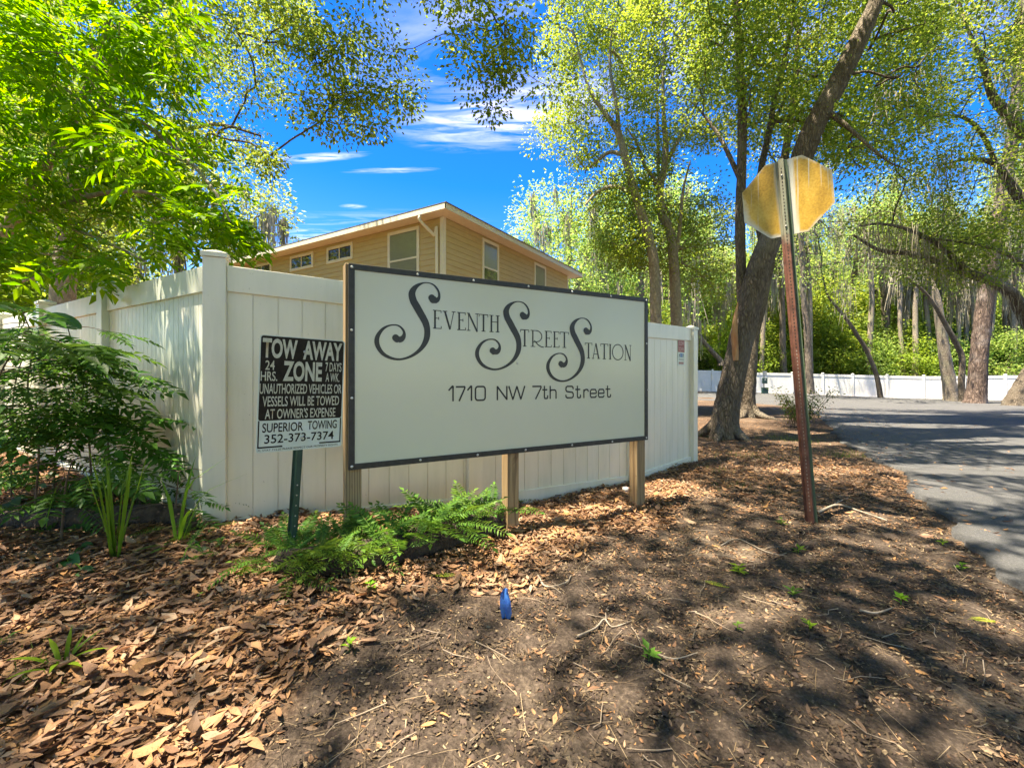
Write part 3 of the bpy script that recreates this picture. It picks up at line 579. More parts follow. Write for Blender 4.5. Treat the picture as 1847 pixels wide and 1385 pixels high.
def kid(m, x0, s_, flip):
    h_ = WH*.17; y0_ = WH*.31
    for pts_, wd in (([(0, .95), (0, .80)], .16), ([(0, .78), (0, .42)], .22), ([(0, .45), (.16, .25), (.12, 0)], .1), ([(0, .45), (-.14, .22), (-.28, .06)], .1), ([(0, .72), (.25, .55)], .08), ([(0, .72), (-.24, .6)], .08)):
        ribbon(m, wf, [(x0+flip*a*h_, y0_+b_*h_*s_) for a, b_ in pts_], wd*h_, .0042)
m = MB(); slab(m, wf, WW*.34, WW*.7, WH*.33, WH*.49, .0032, .0036); m.build('blue_field', M_BLUE, warn)
m = MB(); kid(m, WW*.22, 1, 1); kid(m, WW*.80, 1.05, -1); m.build('child_pictogram', M_NAVY, warn)
m = MB()
for y_, c_ in ((.25, .5), (.22, .5)): slab(m, wf, WW*.15, WW*.85, WH*y_, WH*(y_+.012), .0032, .0036)
m.build('fine_print', M_NAVY, warn); m = MB()
for k_ in range(5): slab(m, wf, WW*(.16+.14*k_), WW*(.26+.14*k_), WH*.06, WH*.15, .0032, .0036)
m.build('worn_print', M_RED, warn)
# ------------------------------------------------------------------ townhouse
M_SIDE = simple('tan_siding', (.51, .39, .19), (.57, .44, .22), 3, .6, stretch=(1, 1, 4)); M_TRIM = simple('cream_trim', (.80, .75, .62), (.74, .69, .56), 6, .5); M_SOFF = simple('soffit', (.86, .74, .58), (.80, .68, .52), 9, .6); M_ROOF = simple('shingle', (.12, .115, .11), (.24, .23, .22), 40, .9, .01)
m_, t, b = newmat('window_glass'); g = G(t); b.inputs['Base Color'].default_value = (.035, .04, .035, 1); b.inputs['Roughness'].default_value = .04; b.inputs['Specular IOR Level'].default_value = .9; M_GLASS = m_
M_BLIND = simple('pale_blind', (.23, .24, .20), (.19, .20, .165), 5, .12, stretch=(1, 1, 20)); M_BLIND.node_tree.nodes['Principled BSDF'].inputs['Specular IOR Level'].default_value = .9
HWc = Vector((-1.861, 11.516, 0)); hl = Vector((-.856, .517, 0)).normalized(); hr = Vector((.5225, .8526, 0)).normalized(); ZS = H+4.235; Z0 = -.2; LL, LR, OV = 17.0, 8.2, .46
house = thing('townhouse', 'two storey tan townhouse with lap siding and white trimmed windows behind the fence', 'house', tuple(HWc))
def HP(s, dr, off, z): 
    nrm = (Vector((-.517, -.856, 0)) if dr is hl else Vector((.8526, -.5225, 0))); return HWc + dr*s + nrm*off + UP*z - house.location
def wall(dr, Ln):
    m = MB(); z = Z0; ex_ = .155
    while z < ZS:
        z2 = min(z+ex_, ZS); A, B_ = HP(0, dr, .022, z), HP(Ln, dr, .022, z); C_, D_ = HP(Ln, dr, .006, z2), HP(0, dr, .006, z2); E_, F_ = HP(0, dr, .006, z), HP(Ln, dr, .006, z)
        m.poly([A, B_, C_, D_]); m.poly([E_, F_, B_, A]); z = z2
    return m.build('wall', M_SIDE, house)
wall(hl, LL); wall(hr, LR)
m = MB(); A, B_, C_, D_ = HWc, HWc+hl*LL, HWc+hl*LL+hr*LR, HWc+hr*LR
for p, q in ((B_, C_), (C_, D_)): m.poly([p-house.location+UP*Z0, q-house.location+UP*Z0, q-house.location+UP*ZS, p-house.location+UP*ZS])
m.build('wall', M_SIDE, house)
m = MB(); 
for dr, s0, s1 in ((hl, -.0245, .09), (hr, -.003, .09)):
    lo = [HP(s0, dr, -.01, Z0), HP(s1, dr, -.01, Z0), HP(s1, dr, .0265 if dr is hl else .0245, Z0), HP(s0, dr, .0265 if dr is hl else .0245, Z0)]; m.hexa(lo, [p+UP*(ZS-.003-Z0) for p in lo])
m.build('corner_board', M_TRIM, house)
m = MB(); lo = [HP(LR-.09, hr, -.01, Z0), HP(LR+.01, hr, -.01, Z0), HP(LR+.01, hr, .0245, Z0), HP(LR-.09, hr, .0245, Z0)]; m.hexa(lo, [p+UP*(ZS-.003-Z0) for p in lo]); m.build('corner_board', M_TRIM, house)
# roof: soffit, fascia, hipped top
o1 = -hl*OV - hr*OV; cr = [HWc+o1, HWc+hl*(LL+OV)-hr*OV, HWc+hl*(LL+OV)+hr*(LR+OV), HWc+hr*(LR+OV)-hl*OV]; cr = [c-house.location for c in cr]
m = MB(); m.poly([c+UP*(ZS-.001) for c in cr][::-1]); m.build('soffit', M_SOFF, house)
m = MB()
for i in range(4):
    a, c = cr[i], cr[(i+1) % 4]; d = (c-a).normalized(); nn_ = d.cross(UP); nn_ = nn_ if nn_.dot(a-(cr[0]+cr[2])/2) > 0 else -nn_
    lo = [a+UP*(ZS-.02)+d*(.0 if i % 2 == 0 else .021), c+UP*(ZS-.02)-d*(.0 if i % 2 == 0 else .021), c+UP*(ZS-.02)+nn_*.02-d*(.0 if i % 2 == 0 else -.0), a+UP*(ZS-.02)+nn_*.02]
    m.hexa(lo, [p+UP*.15 for p in lo])
m.build('fascia', M_TRIM, house)
m = MB(); ov = [c + (c-(cr[0]+cr[2])/2).normalized()*.06 for c in cr]; hgt = .95; ra = (ov[0]+ov[3])/2 + (ov[1]-ov[0]).normalized()*4.3; rb = (ov[1]+ov[2])/2 - (ov[1]-ov[0]).normalized()*4.3
e = [p+UP*(ZS+.145) for p in ov]; ra, rb = ra+UP*(ZS+hgt), rb+UP*(ZS+hgt); m.poly([e[0], e[1], rb, ra]); m.poly([e[2], e[3], ra, rb]); m.poly([e[3], e[0], ra]); m.poly([e[1], e[2], rb]); m.poly([p-UP*.012 for p in e][::-1])
for i in range(4): m.poly([e[i]-UP*.012, e[(i+1) % 4]-UP*.012, e[(i+1) % 4], e[i]])
m.build('roof', M_ROOF, house)
for s_, d_ in ((4.0, 1.2), (5.6, 1.1)):
    V, Fq = tube([tuple(HP(s_, hl, -d_, ZS+.3)), tuple(HP(s_, hl, -d_, ZS+.86))], [.05, .05], 10); V2, F2 = tube([tuple(HP(s_, hl, -d_, ZS+.8)), tuple(HP(s_, hl, -d_, ZS+.88))], [.08, .08], 10); np_mesh('vent_pipe', [(V, Fq), (V2, F2)], M_ROOF, house, smooth=True)
# downspout at the near corner
dp = [HP(.42, hl, OV-.02, ZS-.03), HP(.42, hl, OV-.03, ZS-.16), HP(.22, hl, .12, ZS-.50), HP(.16, hl, .075, ZS-.66), HP(.16, hl, .075, Z0)]
V, Fq = tube(catmull(dp, 6), [.042], 8); np_mesh('downspout', [(V, Fq)], M_TRIM, house, smooth=True)
def window(dr, s0, s1, z0, z1, split, blind):
    s0, s1 = min(s0, s1), max(s0, s1); fw = .095; m = MB()
    def bar(a0, a1, c0, c1, o0, o1, mm): 
        lo = [HP(a0, dr, o0, c0), HP(a1, dr, o0, c0), HP(a1, dr, o1, c0), HP(a0, dr, o1, c0)]; mm.hexa(lo, [p+UP*(c1-c0) for p in lo])
    bar(s0, s1, z1-fw, z1, .0, .042, m); bar(s0, s1, z0, z0+fw, .0, .045, m); bar(s0, s0+fw, z0+fw, z1-fw, .0, .042, m); bar(s1-fw, s1, z0+fw, z1-fw, .0, .042, m)
    w_ = m.build('window', M_TRIM, house, bevel=.004); m = MB(); bar(s0+fw, s1-fw, z0+fw, z1-fw, .0, .026, m) if not blind else None
    a0, a1, c0, c1 = s0+fw, s1-fw, z0+fw, z1-fw
    if split == 'v':
        mid = (a0+a1)/2; m = MB(); bar(a0, a1, c0, c1, .0, .028, m); m.build('pane', M_GLASS, w_); m = MB(); bar(mid-.022, mid+.022, c0, c1, .0, .038, m); m.build('mullion', M_TRIM, w_)
    else:
        mid = c0 + (c1-c0)*.47; m = MB(); bar(a0, a1, mid, c1, .0, .028, m); m.build('pane', M_BLIND, w_); m = MB(); bar(a0, a1, c0, mid, .0, .0265, m); m.build('pane', M_BLIND if blind else M_GLASS, w_); m = MB(); bar(a0, a1, mid-.025, mid+.025, .0, .038, m); m.build('mullion', M_TRIM, w_)
window(hl, .84, 2.09, 3.65, H+4.14, 'h', True); window(hl, 3.65, 4.94, H+3.60, H+4.14, 'v', False); window(hl, 5.66, 7.0, H+3.60, H+4.14, 'v', False); window(hl, 8.18, 9.5, H+3.60, H+4.14, 'v', False)
window(hr, 1.78, 2.70, 3.65, H+4.16, 'h', False); window(hr, 5.1, 6.05, 3.65, H+4.16, 'h', False)

# ------------------------------------------------------------------ pet waste station by the far fence
M_DKG = simple('dark_green_plastic', (.015, .05, .045), (.02, .07, .06), 20, .45); M_GREY = simple('grey_plate', (.35, .37, .37), (.28, .3, .3), 20, .5); M_STEEL = simple('dark_steel', (.06, .06, .06), (.09, .09, .085), 20, .5)
pq = P(1378, 711, 29.2); ps = thing('pet_waste_station', 'dark green pet waste station with bag box and bin before the far white fence', 'waste station', tuple(pq))
V, Fq = tube([(0, 0, -.1), (0, 0, 1.62)], [.03, .03], 8); np_mesh('post', [(V, Fq)], M_STEEL, ps)
m = MB(); m.box((0, -.1, .22), .19, .10, .22); m.box((0, -.1, .455), .21, .12, .012); m.build('bin', M_DKG, ps, bevel=.015)
m = MB(); m.box((0, -.09, .93), .16, .06, .20); m.build('bag_box', M_DKG, ps, bevel=.02); m = MB(); m.box((0, -.153, 1.0), .05, .002, .06); m.build('label_plate', M_GREY, ps)
m = MB(); m.box((.03, -.04, 1.42), .14, .006, .16); m.build('sign_plate', M_GREY, ps, bevel=.003)
# ------------------------------------------------------------------ foliage tools
RH = (np.array([[0, 0, 0], [.27, .45, .05], [0, 1, 0], [-.27, .45, .05]]), np.array([[0, 1, 2, 3]]))                               # one bent blade
FO = (np.array([[0, 0, 0], [.24, .42, .09], [0, 1, -.04], [-.24, .42, .09], [0, .5, 0]]), np.array([[0, 1, 2, 4], [0, 4, 2, 3]]))      # folded on its midrib
def join(parts):
    V, Fq, o = [], [], 0
    for v, f in parts: V.append(np.asarray(v, float)); Fq.append(np.asarray(f, int)+o); o += len(v)
    return np.concatenate(V), np.concatenate(Fq)
def pinnate(npair, lw, ll, arch, seed, terminal=True, tilt=.5, profile=None):
    """a compound leaf along +y, length 1: rachis and paired leaflets"""
    r = np.random.default_rng(seed); parts = []; ys_ = np.linspace(.22, .97, npair); z = lambda y: -arch*y*y
    rp = np.array([[0, y, z(y)] for y in np.linspace(0, 1, 6)]); parts.append(tube(rp, np.linspace(.010, .004, 6), 4))
    for i, y in enumerate(ys_):
        s = ll*(profile(y) if profile else (.65+.5*sin(pi*(.15+.75*i/npair))))
        for sd in (-1, 1):
            d = unit(np.array([sd*1., tilt+r.normal(0, .1), -.25+r.normal(0, .12)])); up = unit(np.array([0, 0, 1.])+r.normal(0, .18, 3))
            v = FO[0]*np.array([lw/.24*1.0/ll*.5, 1, 1]); parts.append(scatter(v, FO[1], np.array([[0, y, z(y)]]), frames(d[None], up[None]), s))
    if terminal: parts.append(scatter(FO[0], FO[1], rp[-1:], frames(np.array([[0, 1., -.3-arch]]), np.array([[0, 0, 1.]])), ll))
    return join(parts)
SUNPATCH = []
def patch(px, py, rx, ry):
    q = ground_px(px, py); SUNPATCH.append((q.x, q.y, q.z, rx, ry))
for a in ((830, 975, .55, .30), (930, 955, .5, .34), (690, 1035, .22, .16), (945, 1068, .28, .13), (1215, 885, .45, .40), (1090, 925, .35, .2), (1300, 1108, .16, .09), (1405, 1088, .16, .1), (445, 1045, .10, .07), (1275, 775, .6, .7), (1335, 1000, .25, .12), (1560, 930, .35, .25), (1800, 1115, .2, .14), (1470, 850, .7, .25), (1620, 985, .2, .1), (1400, 730, .8, .9), (1720, 960, .35, .13), (1650, 770, 1.8, .6), (1560, 745, 2.2, .7), (1800, 800, 1.3, .4), (1750, 900, .5, .25), (1700, 850, .8, .3), (60, 855, .25, .3), (100, 640, .3, .5)): patch(*a)
rq = np.random.default_rng(17)
for i in range(30):
    x_, y_ = rq.uniform(.8, 6.5), rq.uniform(1.3, 7.5)
    if (x_ < 1.9 and y_ > 2.2) or (y_ > 4.5 and x_ < 2.6): continue
    SUNPATCH.append((x_, y_, 0, rq.uniform(.08, .3), rq.uniform(.05, .17)))
for i in range(60): SUNPATCH.append((rq.uniform(5, 18), rq.uniform(3, 19), -.1, rq.uniform(.25, 1.1), rq.uniform(.12, .4)))
for i in range(14): SUNPATCH.append((rq.uniform(-3, 1), rq.uniform(1, 2.3), .1, rq.uniform(.05, .13), rq.uniform(.04, .09)))
for f_ in FF[5:]:
    for i in range(3): SUNPATCH.append((f_.x+rq.uniform(-1.2, 1.2), f_.y-rq.uniform(.1, .9), f_.z+rq.uniform(.2, 1.2), rq.uniform(.5, 1.1), rq.uniform(.5, .9)))
def sun_filter(pos, rng):
    """leave gaps in the canopy where the sun comes through to the ground"""
    keep = np.ones(len(pos), bool); s = np.array(SD)
    for x, y, z, rx, ry in SUNPATCH:
        t = (pos[:, 2]-z)/s[2]; gx_, gy_ = pos[:, 0]-s[0]*t, pos[:, 1]-s[1]*t; e = ((gx_-x)/rx)**2 + ((gy_-y)/ry)**2 + rng.normal(0, .12, len(pos)); keep &= e > 1
    return keep
def foliage(rng, cl, per, sig, size, tmpl=RH, droop=.3, flat=.6, gaps=False, jit=.35):
    """leaves scattered about cluster centres cl (n,3)"""
    n = len(cl); per_ = np.maximum(4, rng.poisson(per, n)); pos = np.repeat(cl, per_, 0); sg = np.repeat(sig*rng.uniform(.65, 1.35, n), per_)
    off = rng.normal(0, 1, pos.shape); off = off/np.maximum(1, np.linalg.norm(off, axis=1, keepdims=True)/1.9); pos = pos + off*sg[:, None]*np.array([1, 1, flat])
    if gaps: k = sun_filter(pos, rng); pos, off = pos[k], off[k]
    d = unit(off*np.array([1, 1, .5]) + rng.normal(0, .7, pos.shape) + np.array([0, 0, -droop])); up = unit(rng.normal(0, .55, pos.shape) + np.array([0, 0, 1.]))
    return scatter(tmpl[0], tmpl[1], pos, frames(d, up), size*rng.uniform(1-jit, 1+jit, len(pos)))
def branch_net(nodes, cl, rng, r_tip=.008, power=.46, rmax=.12, sides=5, sag=.05):
    """join every cluster to the nearest wood, thicker where more hang on it"""
    nodes = np.asarray(nodes, float); n0 = len(nodes); pos = [*nodes]; par = [-1]*n0; cost = [0.]*n0
    dmin = np.linalg.norm(cl[:, None]-nodes[None], axis=2).min(1)
    for i in np.argsort(dmin):
        A = np.array(pos); d = np.linalg.norm(A-cl[i], axis=1); c = d + .22*np.array(cost) + .6*np.maximum(0, A[:, 2]-cl[i][2]); j = int(np.argmin(c)); pos.append(cl[i]); par.append(j); cost.append(cost[j]+d[j])
    cnt = np.ones(len(pos))
    for i in range(len(pos)-1, n0-1, -1):
        if par[i] >= n0: cnt[par[i]] += cnt[i]
    parts = []
    for i in range(n0, len(pos)):
        a, b_ = pos[par[i]], pos[i]; L = np.linalg.norm(b_-a)
        if L < .02: continue
        m1 = a+(b_-a)*.35+rng.normal(0, .06*L, 3)+np.array([0, 0, sag*L]); m2 = a+(b_-a)*.7+rng.normal(0, .05*L, 3)+np.array([0, 0, sag*L*.6])
        r1 = min(rmax, r_tip*cnt[i]**power); r0 = min(rmax, r_tip*(cnt[par[i]] if par[i] >= n0 else cnt[i]*1.3)**power); r0 = min(r0, r1*1.9)
        parts.append(tube(catmull([a, m1, m2, b_], 2), [r0, r1*1.05, r1*.9], sides))
    return parts
def moss(rng, cl, per, length, width=.012):
    """grey strands hanging from points"""
    pos = np.repeat(cl, per, 0) + rng.normal(0, .12, (len(cl)*per, 3)); n = len(pos); Ls = length*rng.uniform(.35, 1.2, n); rows = 5; V = np.zeros((n, rows, 2, 3)); a = rng.uniform(0, 2*pi, n); u = np.stack([np.cos(a), np.sin(a), 0*a], 1)
    sway = rng.normal(0, .08, (n, 3)); sway[:, 2] = 0
    for k_ in range(rows):
        t_ = k_/(rows-1); c = pos + sway*(t_*Ls)[:, None] + rng.normal(0, .012, (n, 3)) - np.array([0, 0, 1.])*(t_*Ls)[:, None]; w_ = width*(1-.75*t_)*rng.uniform(.6, 1.5, n); V[:, k_, 0] = c-u*w_[:, None]; V[:, k_, 1] = c+u*w_[:, None]
    q = np.array([[2*k_, 2*k_+1, 2*k_+3, 2*k_+2] for k_ in range(rows-1)]); return V.reshape(-1, 3), (q[None]+(np.arange(n)*rows*2)[:, None, None]).reshape(-1, 4)
def in_poly(px, py, poly):
    c = np.zeros(len(px), bool); n = len(poly)
    for i in range(n):
        (x1, y1), (x2, y2) = poly[i], poly[(i+1) % n]; cr_ = ((y1 > py) != (y2 > py)) & (px < (x2-x1)*(py-y1)/(y2-y1+1e-9)+x1); c ^= cr_
    return c
def cloud(rng, n, poly, Y0, Y1, holes=()):
    """cluster centres inside a solid whose outline from the kerb is poly"""
    poly = np.array(poly, float); out = []
    while len(out) < n:
        px = rng.uniform(poly[:, 0].min(), poly[:, 0].max(), 400); py = rng.uniform(poly[:, 1].min(), poly[:, 1].max(), 400); k = in_poly(px, py, poly)
        for hx_, hy_, hr_, hq in holes: k &= ((px-hx_)/hr_)**2 + ((py-hy_)/hq)**2 > rng.uniform(.55, 1.15, 400)
        for x, y in zip(px[k], py[k]): out.append(tuple(P(x, y, rng.uniform(Y0, Y1))))
    return np.array(out[:n])
M_BARK = bark_mat('oak_bark', (.05, .038, .028), (.25, .205, .155), 25, (1, 1, .24), .04, (.25, .225, .18)); M_BARK2 = bark_mat('pale_bark', (.16, .125, .09), (.40, .345, .275), 14, (1, 1, .5), .012, (.30, .29, .20)); M_PINE = bark_mat('pine_bark', (.045, .032, .027), (.22, .16, .13), 11, (1, 1, .2), .045, (.28, .235, .21)); M_FARBARK = bark_mat('woodland_bark', (.08, .064, .05), (.27, .225, .18), 10, (1, 1, .3), .02)
M_OAKLEAF = leaf_mat('oak_leaves', [(.085, .155, .026), (.145, .225, .034), (.20, .28, .042), (.26, .33, .055), (.10, .18, .028), (.32, .33, .07)], .5)
M_BRIGHT = leaf_mat('bright_leaves', [(.145, .23, .034), (.21, .31, .042), (.29, .37, .055), (.11, .19, .028), (.26, .33, .065)], .5)
M_FARLEAF = leaf_mat('woodland_leaves', [(.12, .22, .055), (.18, .30, .065), (.25, .37, .085), (.33, .42, .11), (.22, .32, .12)], .5)
M_PINNLEAF = leaf_mat('compound_leaves', [(.06, .18, .012), (.10, .245, .015), (.14, .30, .018), (.22, .38, .025), (.075, .205, .013)], .52, .42)
M_UNDER = leaf_mat('undergrowth_leaves', [(.035, .085, .016), (.055, .12, .02), (.08, .155, .025), (.045, .10, .03)], .35, .4)
M_MOSS = simple('spanish_moss', (.26, .235, .17), (.40, .365, .28), 4, .95); M_TWIG = simple('twig_bark', (.09, .062, .042), (.16, .12, .09), 30, .85)
M_STUB = simple('torn_wood', (.32, .14, .06), (.45, .26, .13), 12, .85, .01, stretch=(1, 1, .2))

def tree(name, label, base, group=None, cat='tree'): return thing(name, label, cat, tuple(base), group)
def rel(parts, root): o = np.array(root.location); return [(np.asarray(v)-o, f) for v, f in parts]
def trunk_path(pts): return [P(*p) for p in pts]

# ---- the leaning oak behind the fence's end
rg = np.random.default_rng(11)
bp = ground_px(1305, 790); Y0 = bp.y
tp = [bp-UP*.15] + trunk_path([(1309, 745, Y0), (1318, 700, Y0), (1340, 600, Y0-.05), (1370, 480, Y0-.15), (1402, 405, Y0-.25), (1440, 300, Y0-.45), (1470, 225, Y0-.6), (1503, 165, Y0-.75), (1550, 70, Y0-.9), (1590, -30, Y0-1), (1610, -180, Y0-1)])
T1 = catmull(tp, 7); root = tree('oak_tree', 'thick leaning oak with rough furrowed bark just beyond the end of the white fence', bp)
r1 = np.interp(np.linspace(0, 1, len(T1)), [0, .06, .13, .35, .6, .8, 1], [.29, .235, .212, .195, .17, .14, .06])
parts = [tube(T1, r1, 18, rg, .03)]
for az, ln_ in ((.3, .5), (2.7, .6), (4.0, .55), (5.2, .55)):
    d = np.array([cos(az), sin(az), 0]); e = np.array(bp)+d*ln_; e[2] = float(gz(e[0], e[1]))-.03; parts.append(tube(catmull([np.array(bp)+d*.12+np.array([0, 0, .28]), np.array(bp)+d*.36+np.array([0, 0, .07]), e], 5), [.10, .07, .02], 8, rg, .06))
np_mesh('trunk', rel(parts, root), M_BARK, root, smooth=True)
stem2 = catmull(trunk_path([(1345, 560, Y0-.05), (1338, 520, Y0+.05), (1335, 400, Y0+.1), (1338, 290, Y0+.15), (1338, 173, Y0+.2), (1330, 40, Y0+.2), (1325, -90, Y0+.2)]), 6)
stem3 = catmull(trunk_path([(1380, 455, Y0-.1), (1366, 380, Y0+.25), (1374, 300, Y0+.4), (1387, 240, Y0+.5), (1398, 175, Y0+.55), (1425, 60, Y0+.6), (1440, -60, Y0+.6)]), 6)
limbA = catmull(trunk_path([(1338, 330, Y0+.15), (1305, 260, Y0+.4), (1275, 215, Y0+.6), (1240, 180, Y0+.8), (1190, 165, Y0+.9)]), 5)
limbB = catmull(trunk_path([(1485, 195, Y0-.65), (1530, 230, Y0-.9), (1600, 290, Y0-1.3), (1650, 310, Y0-1.5)]), 5)
limbs = [tube(stem2, [.105, .09, .085, .08, .07, .05], 10, rg, .02), tube(stem3, [.07, .065, .06, .045, .03], 8, rg, .02), tube(limbA, [.05, .035, .015, .003], 7), tube(limbB, [.055, .035, .014, .003], 7), tube(catmull(trunk_path([(1387, 240, Y0+.5), (1408, 195, Y0+.7), (1420, 172, Y0+.75), (1450, 110, Y0+.8)]), 4), [.04, .02], 6)]
cl = np.concatenate([cloud(rg, 300, [(1240, -150), (1245, 170), (1330, 240), (1420, 250), (1520, 330), (1640, 330), (1690, 240), (1720, -150)], Y0-.8, Y0+2.8, ((1270, 330, 60, 60), (1360, 320, 55, 70), (1530, 350, 70, 40), (1300, 215, 30, 25), (1480, 60, 40, 30))), cloud(rg, 60, [(900, -420), (900, -160), (1800, -160), (1800, -420)], Y0-3, Y0+1)])
nodes = np.concatenate([T1[30:], stem2[12:], stem3[10:], limbA[6:], limbB[6:]])
limbs += branch_net(nodes, cl, rg, .007, .45, .09); np_mesh('limbs', rel(limbs, root), M_BARK, root, smooth=True)
np_mesh('crown', rel([foliage(rg, cl, 200, .27, .070, RH, gaps=True)], root), M_OAKLEAF, root)
stub = catmull(trunk_path([(1327, 650, Y0-.2), (1325, 590, Y0-.22), (1331, 545, Y0-.2)]), 4); np_mesh('broken_stub', rel([tube(stub, [.05, .06, .035, .01], 8, rg, .1)], root), M_STUB, root, smooth=True)

# ---- second oak behind it
bp = ground_px(1347, 752); Y0 = bp.y; root = tree('oak_tree', 'second oak trunk standing close behind the leaning oak', bp)
T1 = catmull([bp-UP*.1] + trunk_path([(1347, 715, Y0), (1352, 660, Y0), (1358, 600, Y0), (1377, 520, Y0-.2), (1392, 440, Y0-.3), (1408, 330, Y0-.5), (1428, 200, Y0-.7), (1440, 60, Y0-.8)]), 6)
parts = [tube(T1, np.interp(np.linspace(0, 1, len(T1)), [0, .08, .2, .6, 1], [.31, .235, .20, .15, .05]), 14, rg, .03)]
for az, ln_ in ((.2, .8), (2.0, .6), (3.9, .8), (5.3, .9)):
    d = np.array([cos(az), sin(az), 0]); e = np.array(bp)+d*ln_; e[2] = float(gz(e[0], e[1]))-.03; parts.append(tube(catmull([np.array(bp)+d*.12+np.array([0, 0, .3]), np.array(bp)+d*.36+np.array([0, 0, .07]), e], 5), [.13, .10, .03], 8, rg, .06))
np_mesh('trunk', rel(parts, root), M_BARK, root, smooth=True)
cl = cloud(rg, 110, [(1290, -60), (1340, 330), (1430, 420), (1500, 470), (1560, 400), (1600, 330), (1560, -60)], Y0-2, Y0+2.5, ((1360, 320, 45, 60), (1530, 345, 60, 40)))
np_mesh('limbs', rel(branch_net(T1[25:], cl, rg, .008, .45, .09), root), M_BARK, root, smooth=True)
np_mesh('crown', rel([foliage(rg, cl, 260, .34, .075, RH, gaps=True)], root), M_OAKLEAF, root)

# ---- two slim sunlit trees behind the right half of the sign
holesC = ((1010, 320, 40, 20), (1185, 305, 16, 60), (1075, 310, 25, 20), (1090, 225, 22, 16), (1165, 215, 20, 18), (1130, 335, 14, 12), (1262, 290, 35, 40))
for lab, bpx, pts_, forks, poly, nC, sd in (
    ('slim pale barked tree leaning left, nearest behind the right half of the entrance sign', (1185, 735, 11.8), [(1184, 640), (1183, 580), (1179, 470), (1163, 405), (1143, 343), (1127, 281), (1115, 240), (1090, 203), (1062, 160), (1040, 80)], [[(1117, 250), (1112, 190), (1100, 120), (1105, 40)], [(1125, 280), (1100, 275), (1075, 292), (1055, 310)], [(1145, 350), (1110, 337), (1080, 345), (1055, 370)]], [(1000, -80), (985, 200), (978, 258), (1015, 275), (1050, 300), (1022, 345), (1015, 360), (1080, 420), (1100, 480), (1170, 500), (1190, 100), (1180, -80)], 190, 21),
    ('slim pale barked tree with an upright fork, beside the leaning slim tree behind the sign', (1222, 735, 12.4), [(1221, 650), (1220, 590), (1216, 490), (1209, 420), (1193, 385), (1190, 340), (1197, 309), (1201, 265), (1197, 205), (1196, 140), (1200, 40)], [[(1190, 345), (1178, 320), (1163, 300), (1150, 262), (1130, 230)], [(1200, 300), (1222, 255), (1248, 205), (1258, 170)], [(1216, 470), (1225, 420), (1232, 345), (1245, 290)], [(1192, 370), (1188, 330), (1186, 230), (1185, 120)]], [(1130, -80), (1140, 170), (1150, 300), (1120, 430), (1150, 500), (1310, 540), (1320, 420), (1290, 330), (1310, 100), (1270, -80)], 190, 22)):
    rg = np.random.default_rng(sd); Yc = bpx[2]; bp = P(bpx[0], bpx[1], Yc); bp.z = float(gz(bp.x, bp.y)); root = tree('slim_tree', lab, bp)
    T1 = catmull([bp-UP*.1] + [P(a, c, Yc) for a, c in pts_], 5); FK = [catmull([P(a, c, Yc+.12*i*(1 if j % 2 else -1)) for i, (a, c) in enumerate(fk)], 5) for j, fk in enumerate(forks)]
    np_mesh('trunk', rel([tube(T1, np.interp(np.linspace(0, 1, len(T1)), [0, .06, .3, .7, 1], [.22, .17, .14, .09, .02]), 10, rg, .03)], root), M_BARK2, root, smooth=True)
    cl = cloud(rg, nC, poly, Yc-.5, Yc+2.6, holesC)
    np_mesh('limbs', rel([tube(f, [.07, .05, .02], 6) for f in FK] + branch_net(np.concatenate([T1[20:]]+[f[3:] for f in FK]), cl, rg, .007, .45, .06), root), M_BARK2, root, smooth=True)
    np_mesh('crown', rel([foliage(rg, cl, 185, .29, .088, RH)], root), M_BRIGHT, root)

# ---- oak standing out of view on the far side of the drive, its mossy limbs arching in
rg = np.random.default_rng(31); Y0 = 13.0; bp = P(1925, 720, Y0); bp.z = float(gz0(bp.x, bp.y)); root = tree('oak_tree', 'oak on the far side of the drive whose mossy limbs arch low over the asphalt', bp)
tk = catmull([bp-UP*.2, bp+Vector((.05, 0, 1.0)), bp+Vector((-.1, .1, 2.4)), bp+Vector((.1, .1, 4.5)), bp+Vector((.3, 0, 7.0)), bp+Vector((.2, 0, 10))], 6)
L1 = catmull(trunk_path([(1918, 650, 13), (1885, 620, 12.9), (1850, 575, 12.8), (1826, 532, 12.5), (1790, 508, 12.2), (1740, 491, 12), (1690, 471, 11.8), (1640, 457, 11.6), (1588, 452, 11.5), (1540, 425, 11.4)]), 5)
L2 = catmull(trunk_path([(1750, 494, 12), (1722, 468, 11.7), (1690, 440, 11.4), (1640, 415, 11.1), (1590, 404, 10.9), (1550, 408, 10.7)]), 5)
L3 = catmull(trunk_path([(1925, 560, 13), (1847, 480, 12.2), (1800, 452, 11.8), (1730, 436, 11.4), (1660, 430, 11)]), 5)
L4 = catmull(trunk_path([(1930, 500, 13), (1880, 420, 12.6), (1847, 370, 12.3), (1822, 332, 12), (1795, 297, 11.8), (1750, 287, 11.5), (1690, 300, 11.3)]), 5)
L5 = catmull(trunk_path([(1935, 380, 13), (1880, 280, 12.5), (1840, 232, 12.2), (1812, 200, 12), (1790, 173, 11.8), (1770, 110, 11.6), (1740, 40, 11.4)]), 5)
L6 = catmull(trunk_path([(1800, 305, 11.9), (1770, 240, 11.5), (1730, 210, 11.2), (1660, 212, 10.8), (1640, 208, 10.7)]), 5)
np_mesh('trunk', rel([tube(tk, [.6, .48, .42, .36, .25, .1], 14, rg, .04)], root), M_BARK, root, smooth=True)
